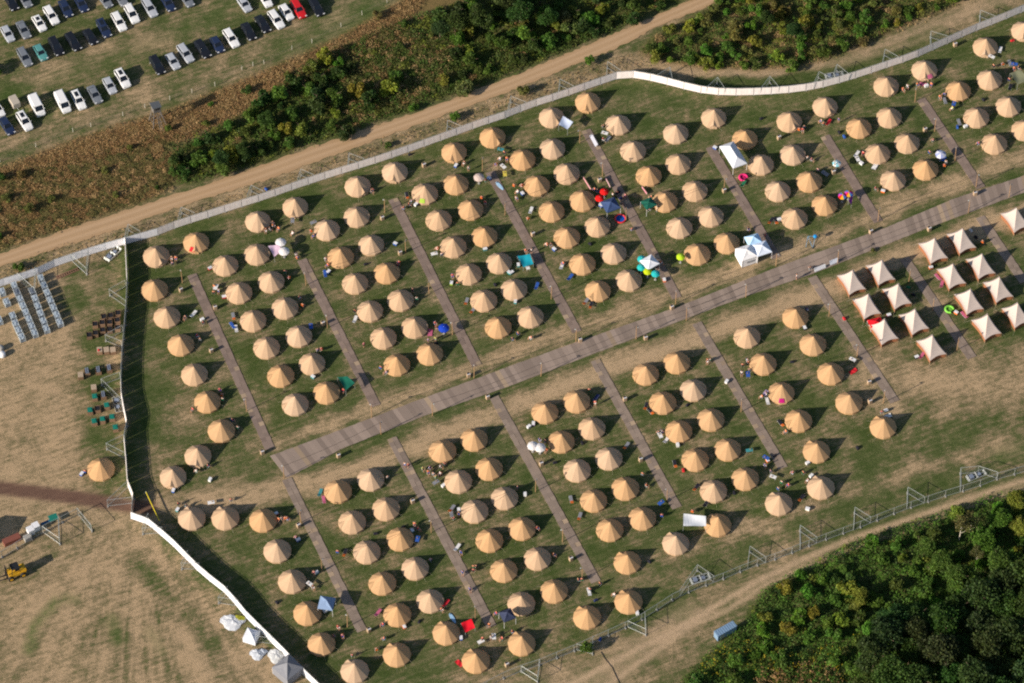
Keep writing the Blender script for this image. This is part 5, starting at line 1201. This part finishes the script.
for ln in ITEMS.split('\n'):
    k, rest = ln.split(':'); c, r_ = map(int, k.split(','))
    for it in rest.split():
        x, y = it[2:].split(','); item(it[0], K[it[1]], *T(c, r_, float(x), float(y)))

# ------------------------------------------------------------------ foliage
def leaves(C, size, colr, rng, flat_=1.0):
    """one quad per centre C (n,3); size (n,), colr (n,3)"""
    n = len(C); a = rng.normal(size=(n, 3)); a[:, 2] *= flat_; a /= np.linalg.norm(a, axis=1)[:, None]
    b = rng.normal(size=(n, 3)); b[:, 2] += (1-flat_)*2; b = np.cross(a, b); b /= np.linalg.norm(b, axis=1)[:, None]+1e-9
    a = a*size[:, None]*.5; b = b*size[:, None]*.5*rng.uniform(.55, 1.0, (n, 1))
    V = np.stack([C-a-b*.6, C+a*.2-b, C+a+b*.6, C-a*.2+b], 1).reshape(-1, 3)
    return V, np.arange(4*n).reshape(n, 4), np.repeat(colr, 4, 0)
def crown(name, rad, hgt, nl, nleaf, lsize, seed):
    rng = np.random.default_rng(seed); cs = []
    for i in range(nl):
        th = rng.uniform(0, 2*math.pi); q = rad*.68*math.sqrt(rng.random()); z = hgt*(.22+.60*rng.random()*(1-.5*q/rad))
        cs.append((q*math.cos(th), q*math.sin(th), z, rad*rng.uniform(.26, .48)))
    w_ = np.array([c[3]**2 for c in cs]); w_ /= w_.sum(); k = rng.choice(nl, nleaf, p=w_); c_ = np.array(cs)[k]
    d = rng.normal(size=(nleaf, 3)); d /= np.linalg.norm(d, axis=1)[:, None]; d[:, 2] = np.where(d[:, 2] < -.3, -d[:, 2]*.6, d[:, 2])
    r_ = c_[:, 3]*rng.uniform(.62, 1.06, nleaf); P = c_[:, :3]+d*r_[:, None]
    P += rng.normal(size=P.shape)*rad*.02
    tone = rng.uniform(.65, 1.35, nl)[k]*rng.uniform(.75, 1.25, nleaf)
    colr = np.stack([tone*(1+rng.uniform(-.12, .2, nleaf)), tone, tone*rng.uniform(.7, 1.2, nleaf)], 1)
    V, Q, Cc = leaves(P, lsize*rng.uniform(.6, 1.35, nleaf), colr, rng)
    return npmesh(name, V, Q, M['leaf'], {'Col': Cc})
def trunk(name, h, r_, mat, rad, seed):
    rr = random.Random(seed); mb = MB(); p = Vector((0, 0, -.1)); n = 4
    for i in range(n):
        q = Vector((rr.uniform(-.08, .08)*h*.3, rr.uniform(-.08, .08)*h*.3, h*(i+1)/n)); mb.tube(p, q, r_*(1-.2*i), r_*(1-.2*(i+1)), n=7, cap=False); p = q
        if i >= 1:
            for k in range(2):
                a_ = rr.uniform(0, 6.28); e = q+Vector((math.cos(a_)*rad*.55, math.sin(a_)*rad*.55, h*.22)); mb.tube(q, e, r_*.35, r_*.1, n=5, cap=False)
    return mb.data(name, mat)
CB = [crown('crown', 3.6, 5.4, 26, 5200, .34, 100+i) for i in range(4)]
TB = [trunk('trunk', 5.5, .26, M['bark'], 3.4, i) for i in range(2)]
CS = [crown('leafage', 1.6, 2.3, 11, 1500, .26, 200+i) for i in range(6)]
TSM = [trunk('stem', 1.6, .09, M['bark'], 1.4, i+9) for i in range(2)]
CV = [crown('crown', 1.9, 3.6, 14, 900, .24, 300+i) for i in range(2)]; TV = trunk('trunk', 4.2, .12, M['palebark'], 1.6, 33)
def tree(px, py, s, colr, label, grp, kind='big', zc=5.0):
    if kind == 'big':
        p = at(px, py, zc*s); r = root('tree', (p.x, p.y, 0), random.uniform(0, 6.28), s); i = random.randrange(4)
        ob('trunk', TB[i % 2], r); ob('crown', CB[i], r, (0, 0, 2.8), color=colr); tag(r, label, 'tree', grp)
    elif kind == 'slim':
        p = at(px, py, 5.3*s); r = root('tree', (p.x, p.y, 0), random.uniform(0, 6.28), s); ob('trunk', TV, r); ob('crown', CV[random.randrange(2)], r, (0, 0, 2.9), color=colr); tag(r, label, 'tree', grp)
    else:
        p = at(px, py, 1.0*s); r = root('shrub', (p.x, p.y, 0), random.uniform(0, 6.28), (s, s, s*random.uniform(.85, 1.3))); i = random.randrange(6)
        ob('stem', TSM[i % 2], r); ob('leafage', CS[i], r, color=colr); tag(r, label, 'shrub', grp)
    return r
DG = (.042, .082, .020); MG = (.078, .145, .026); YG = (.19, .225, .035); BG = (.095, .20, .028); OG = (.14, .155, .045); SG = (.06, .085, .045)
def scatter(poly, n, dmin, rng, keep=None):
    xs = [p[0] for p in poly]; ys = [p[1] for p in poly]; out = []; tries = 0
    while len(out) < n and tries < n*60:
        tries += 1; x = rng.uniform(max(min(xs), -25), min(max(xs), 1050)); y = rng.uniform(max(min(ys), -25), min(max(ys), 715))
        if not inside(poly, np.array([x]), np.array([y]))[0]: continue
        if keep and not keep(x, y): continue
        if all((x-a)**2+((y-b)*1.25)**2 > dmin*dmin for a, b in out): out.append((x, y))
    return out
rn = random.Random(5)
# dark wood, lower right
WOODD = [(850, 700), (868, 660), (888, 620), (930, 612), (960, 600), (1000, 580), (1050, 560), (1050, 720)]
for x, y in scatter(WOODD, 40, 23, rn):
    tree(x, y, rn.uniform(.75, 1.15), tuple(c*rn.uniform(.8, 1.25) for c in DG), 'dark green tree in the wood at the lower right', 'trees of the dark wood')
for x, y, s, c, lb in ((960, 578, .8, MG, 'mid green tree above the dark wood'), (1000, 560, .8, MG, 'mid green tree above the dark wood'), (985, 545, .65, BG, 'bright green tree beside the pale birch'), (942, 560, .6, MG, 'mid green tree above the dark wood'), (1010, 590, .8, DG, 'mid green tree above the dark wood'), (1018, 500, .6, YG, 'yellowish tree at the right edge by the track'), (1022, 525, .65, YG, 'yellow-green tree at the right edge below the track'), (925, 548, .55, MG, 'mid green tree above the dark wood'), (1000, 520, .6, BG, 'bright green tree beside the pale birch'), (860, 596, .5, YG, 'small yellow-green tree amid the lower right shrubs')):
    tree(x, y, s, c, lb, 'trees above the dark wood')
tree(962, 522, 1.15, (.15, .15, .055), 'slim pale-trunked birch with yellowish crown, upper one', 'slim birches', 'slim'); tree(978, 550, .8, (.12, .13, .05), 'slim pale-trunked birch with yellowish crown, lower one', 'slim birches', 'slim')
tree(972, 517, 1.0, (.15, .15, .055), 'yellowish birch beside the upper pale birch', 'slim birches', 'slim')
for poly, n, dm, cols, nm, grp, sc_ in ((POLY_WOOD, 85, 12, [MG, BG, MG, MG, BG, BG, YG], 'shrub at the lower right', 'shrubs by the rutted track', (.6, 1.15)),
                               (POLY_THICK_N, 110, 11.5, [DG, MG, DG, MG, BG, OG, YG, DG], 'shrub beyond the sandy road', 'shrubs beyond the sandy road', (.65, 1.4)),
                               (POLY_THICK_NE, 100, 9.5, [MG, YG, MG, BG, BG, OG, YG], 'shrub in the upper right thicket', 'shrubs of the upper right thicket', (.5, 1.1)),
                               (POLY_REEDS, 26, 18, [OG, MG, OG], 'low shrub in the dry reeds', 'shrubs in the dry reeds', (.4, .75))):
    nmz = {DG: 'dark green ', MG: 'mid green ', BG: 'bright green ', YG: 'yellow-green ', OG: 'olive '}
    kf = (lambda x, y: not (700 < x < 752 and y < 650) and not inside(WOODD, np.array([x]), np.array([y]))[0] and not (y > 668 and 740 < x < 850)) if poly is POLY_WOOD else ((lambda x, y: (not 345 < x < 445 or rn.random() < .10) and (x < 345 or y < 132-(x-345)*.36)) if poly is POLY_THICK_N else None)
    for x, y in scatter(poly, n, dm, rn, kf):
        c = rn.choice(cols)
        if poly is POLY_THICK_N and (abs(x-250) < 75 and y > 105): c = rn.choice([DG, MG, MG, YG])
        s = rn.uniform(*sc_)
        tree(x, y, s, tuple(k*rn.uniform(.85, 1.2) for k in c), nmz[c]+nm, grp, 'shrub')
for x, y, s, c, lb in ((590, 62, .75, BG, 'lone bright green sapling between road and fence'), (523, 92, .8, OG, 'olive sapling beside the fence brace'), (455.5, 117, .8, BG, 'round green sapling behind the banner fence'), (388, 145, .5, MG, 'small sapling behind the banner fence'), (18, 266, .8, MG, 'small green shrub between road and white fence'), (587, 650, .9, MG, 'green shrub growing through the wire fence'), (873, 262-12, .35, OG, 'small potted bush beside the low white banners'), (-9, 70, 1.2, MG, 'tree just past the left edge of the car park')):
    tree(x, y, s, c, lb, None, 'shrub')
for x, y, s in ((455, 22, .75), (480, 18, .8), (520, 14, .8), (440, 30, .6), (548, 18, .6), (505, 0, .8), (540, -8, .8), (245, 150, .5), (265, 120, .5), (220, 160, .5), (768, 18, .5), (795, 30, .5)):
    tree(x, y, s, tuple(c*rn.uniform(.9, 1.3) for c in DG), 'dark green tree standing in the thicket beyond the road', 'dark trees beyond the road', 'big', 4.5)

def mass(name, poly, dens, lump, cols, wts, hmax, lsize, seed, label, cat, upright=0.0, clump=1.2):
    rng = np.random.default_rng(seed); W = [at(*p) for p in poly]
    wx = [p.x for p in W]; wy = [p.y for p in W]; x0, x1 = max(min(wx), -108), min(max(wx), 110); y0, y1 = max(min(wy), -78), min(max(wy), 96)
    n = int((x1-x0)*(y1-y0)*dens); P = np.stack([rng.uniform(x0, x1, n), rng.uniform(y0, y1, n)], 1)
    poly2 = [(p.x, p.y) for p in W]
    # ragged edge
    jit = rng.normal(size=P.shape)*.35
    P = P[inside(poly2, P[:, 0]+jit[:, 0], P[:, 1]+jit[:, 1])]
    ncl = int((x1-x0)*(y1-y0)/(clump*clump)); Cn = np.stack([rng.uniform(x0, x1, ncl), rng.uniform(y0, y1, ncl)], 1)
    cc = rng.choice(len(cols), ncl, p=np.array(wts)/sum(wts)); ht = rng.uniform(.35, 1.0, ncl)*hmax
    # nearest clump through a coarse grid
    gs = clump*1.5; from collections import defaultdict
    G = defaultdict(list)
    for i, (a_, b_) in enumerate(Cn): G[(int(a_//gs), int(b_//gs))].append(i)
    idx = np.zeros(len(P), int); dst = np.zeros(len(P))
    keys = np.floor(P/gs).astype(int); order = np.lexsort((keys[:, 1], keys[:, 0])); ks = keys[order]
    brk = np.flatnonzero(np.any(np.diff(ks, axis=0) != 0, axis=1))+1
    for seg in np.split(order, brk):
        kx, ky = keys[seg[0]]; cand = [i for dx in (-1, 0, 1) for dy in (-1, 0, 1) for i in G.get((kx+dx, ky+dy), [])]
        if not cand: cand = [0]
        cand = np.array(cand); D = np.hypot(P[seg][:, None, 0]-Cn[cand][None, :, 0], P[seg][:, None, 1]-Cn[cand][None, :, 1])
        j = D.argmin(1); idx[seg] = cand[j]; dst[seg] = D[np.arange(len(seg)), j]
    dome = np.clip(1-(dst/(clump*.95))**2, .08, 1)**.5
    z = ht[idx]*dome*rng.uniform(.55, 1.05, len(P))+.03
    tone = rng.uniform(.82, 1.18, len(P)); base = np.array(cols)[cc[idx]]; alt = np.array(cols)[rng.choice(len(cols), len(P), p=np.array(wts)/sum(wts))]
    mixk = rng.random((len(P), 1))*.35; colr = (base*(1-mixk)+alt*mixk)*tone[:, None]
    C = np.concatenate([P, z[:, None]], 1)
    V, Q, Cc = leaves(C, lsize*rng.uniform(.6, 1.4, len(P)), colr, rng, .55)
    o_ = ob(name, npmesh(name, V, Q, M['weeds'], {'Col': Cc})); tag(o_, label, cat, None, 'stuff')
STR = (.46, .31, .15); BRN = (.31, .185, .085); OL = (.17, .155, .055)
mass('dry_reeds', [(-80, 185), (0, 168), (70, 142), (120, 125), (170, 110), (230, 86), (300, 56), (345, 35), (395, 5), (430, -10), (400, 40), (370, 70), (310, 85), (262, 98), (235, 118), (195, 136), (120, 152), (70, 165), (0, 180)], 52, 0, [STR, (.32, .19, .09), (.38, .23, .105)], [3, 2, 2], .45, .18, 1, 'golden brown dry reeds below the car park', 'reeds', clump=.8)
mass('dry_weeds', [(-80, 180), (0, 175), (80, 158), (150, 138), (215, 120), (178, 150), (172, 190), (72, 226), (0, 250), (-80, 282)], 44, 0, [BRN, OL, STR, (.10, .12, .035)], [3, 4, 2, 3], .5, .20, 2, 'brown and olive weeds between reeds and sandy road', 'weeds', clump=1.1)
mass('thicket', POLY_THICK_N, 24, 0, [(.07, .115, .022), MG, (.11, .13, .03), YG, BRN], [5, 4, 3, 2, .5], .9, .28, 3, 'green bramble thicket beyond the sandy road', 'thicket', clump=1.6)
mass('thicket', POLY_THICK_NE, 44, 0, [(.10, .15, .035), (.14, .16, .045), YG, BG, STR], [4, 3, 2, 1.5, .9], 1.0, .22, 4, 'mixed green and straw thicket at the upper right', 'thicket', clump=1.5)
mass('weeds', [(335, 60), (385, 25), (440, 40), (455, 70), (420, 104), (350, 128), (325, 100)], 40, 0, [OL, STR, (.12, .15, .04), MG, BRN], [4, 2.5, 3, 1.5, 1], 1.0, .20, 21, 'olive and straw weeds in the middle of the thicket', 'weeds', clump=1.2)
mass('weeds', [(445, 60), (500, 45), (560, 28), (620, 10), (640, 16), (600, 34), (510, 72), (440, 98), (420, 90)], 40, 0, [(.10, .145, .03), OL, MG, (.14, .17, .05)], [4, 2, 2, 2], .9, .20, 22, 'low olive green scrub along the far road edge', 'scrub', clump=1.1)
mass('verge_grass', [(640, 55), (690, 68), (740, 70), (800, 70), (860, 47), (930, 18), (960, 4), (900, 22), (840, 48), (790, 62), (700, 60)], 12, 0, [STR, OL], [2, 2], .5, .26, 6, 'tall straw-coloured grass along the thicket foot', 'grass', clump=.9)
mass('undergrowth', [p for p in POLY_WOOD], 34, 0, [MG, BG, (.065, .13, .02), DG, YG], [4, 4, 3, 1, .5], 1.4, .28, 5, 'bright green undergrowth right of the rutted track', 'undergrowth', clump=1.5)
mass('yellow_flowers', [(700, 660), (740, 640), (790, 650), (850, 650), (860, 620), (850, 690), (830, 670), (790, 676), (740, 668), (700, 690)], 6, 0, [(.38, .30, .02), YG], [3, 2], 2.0, .24, 8, 'yellow-green flowering plants at the lower right', 'plants', clump=1.2)
mass('dry_reeds', [(745, 700), (765, 668), (800, 664), (835, 668), (845, 700), (840, 730), (750, 730)], 22, 0, [(.30, .20, .09), BRN], [2, 2], 1.7, .28, 9, 'small patch of brown reeds at the bottom edge', 'reeds', clump=.8)
mass('verge_grass', [(0, 270), (60, 247), (130, 229), (262, 184), (340, 156), (445, 118), (510, 95), (600, 60), (640, 55), (655, 66), (621, 70), (590, 80), (510, 106), (440, 130), (340, 164), (262, 190), (130, 236), (0, 282)], 7, 0, [OL, STR, MG, (.2, .14, .07)], [2, 3, 1, 2], .35, .22, 10, 'rough dry grass between sandy road and banner fence', 'grass', clump=1.0)

# ------------------------------------------------------------------ labels that would coincide get their order from the left
from collections import defaultdict
D = defaultdict(list)
for o_ in THINGS:
    if o_.get('kind') is None: D[o_['label']].append(o_)
for L, os_ in D.items():
    if len(os_) < 2: continue
    os_.sort(key=lambda o_: (o_.location.x, o_.location.y) if o_.location.length > .01 else tuple(o_.data.vertices[0].co[:2]))
    n = len(os_)
    for i, o_ in enumerate(os_):
        w_ = {2: ['left one', 'right one'], 3: ['left one', 'middle one', 'right one']}.get(n)
        o_['label'] = L+', '+(w_[i] if w_ else ordinal(i+1)+' from left')
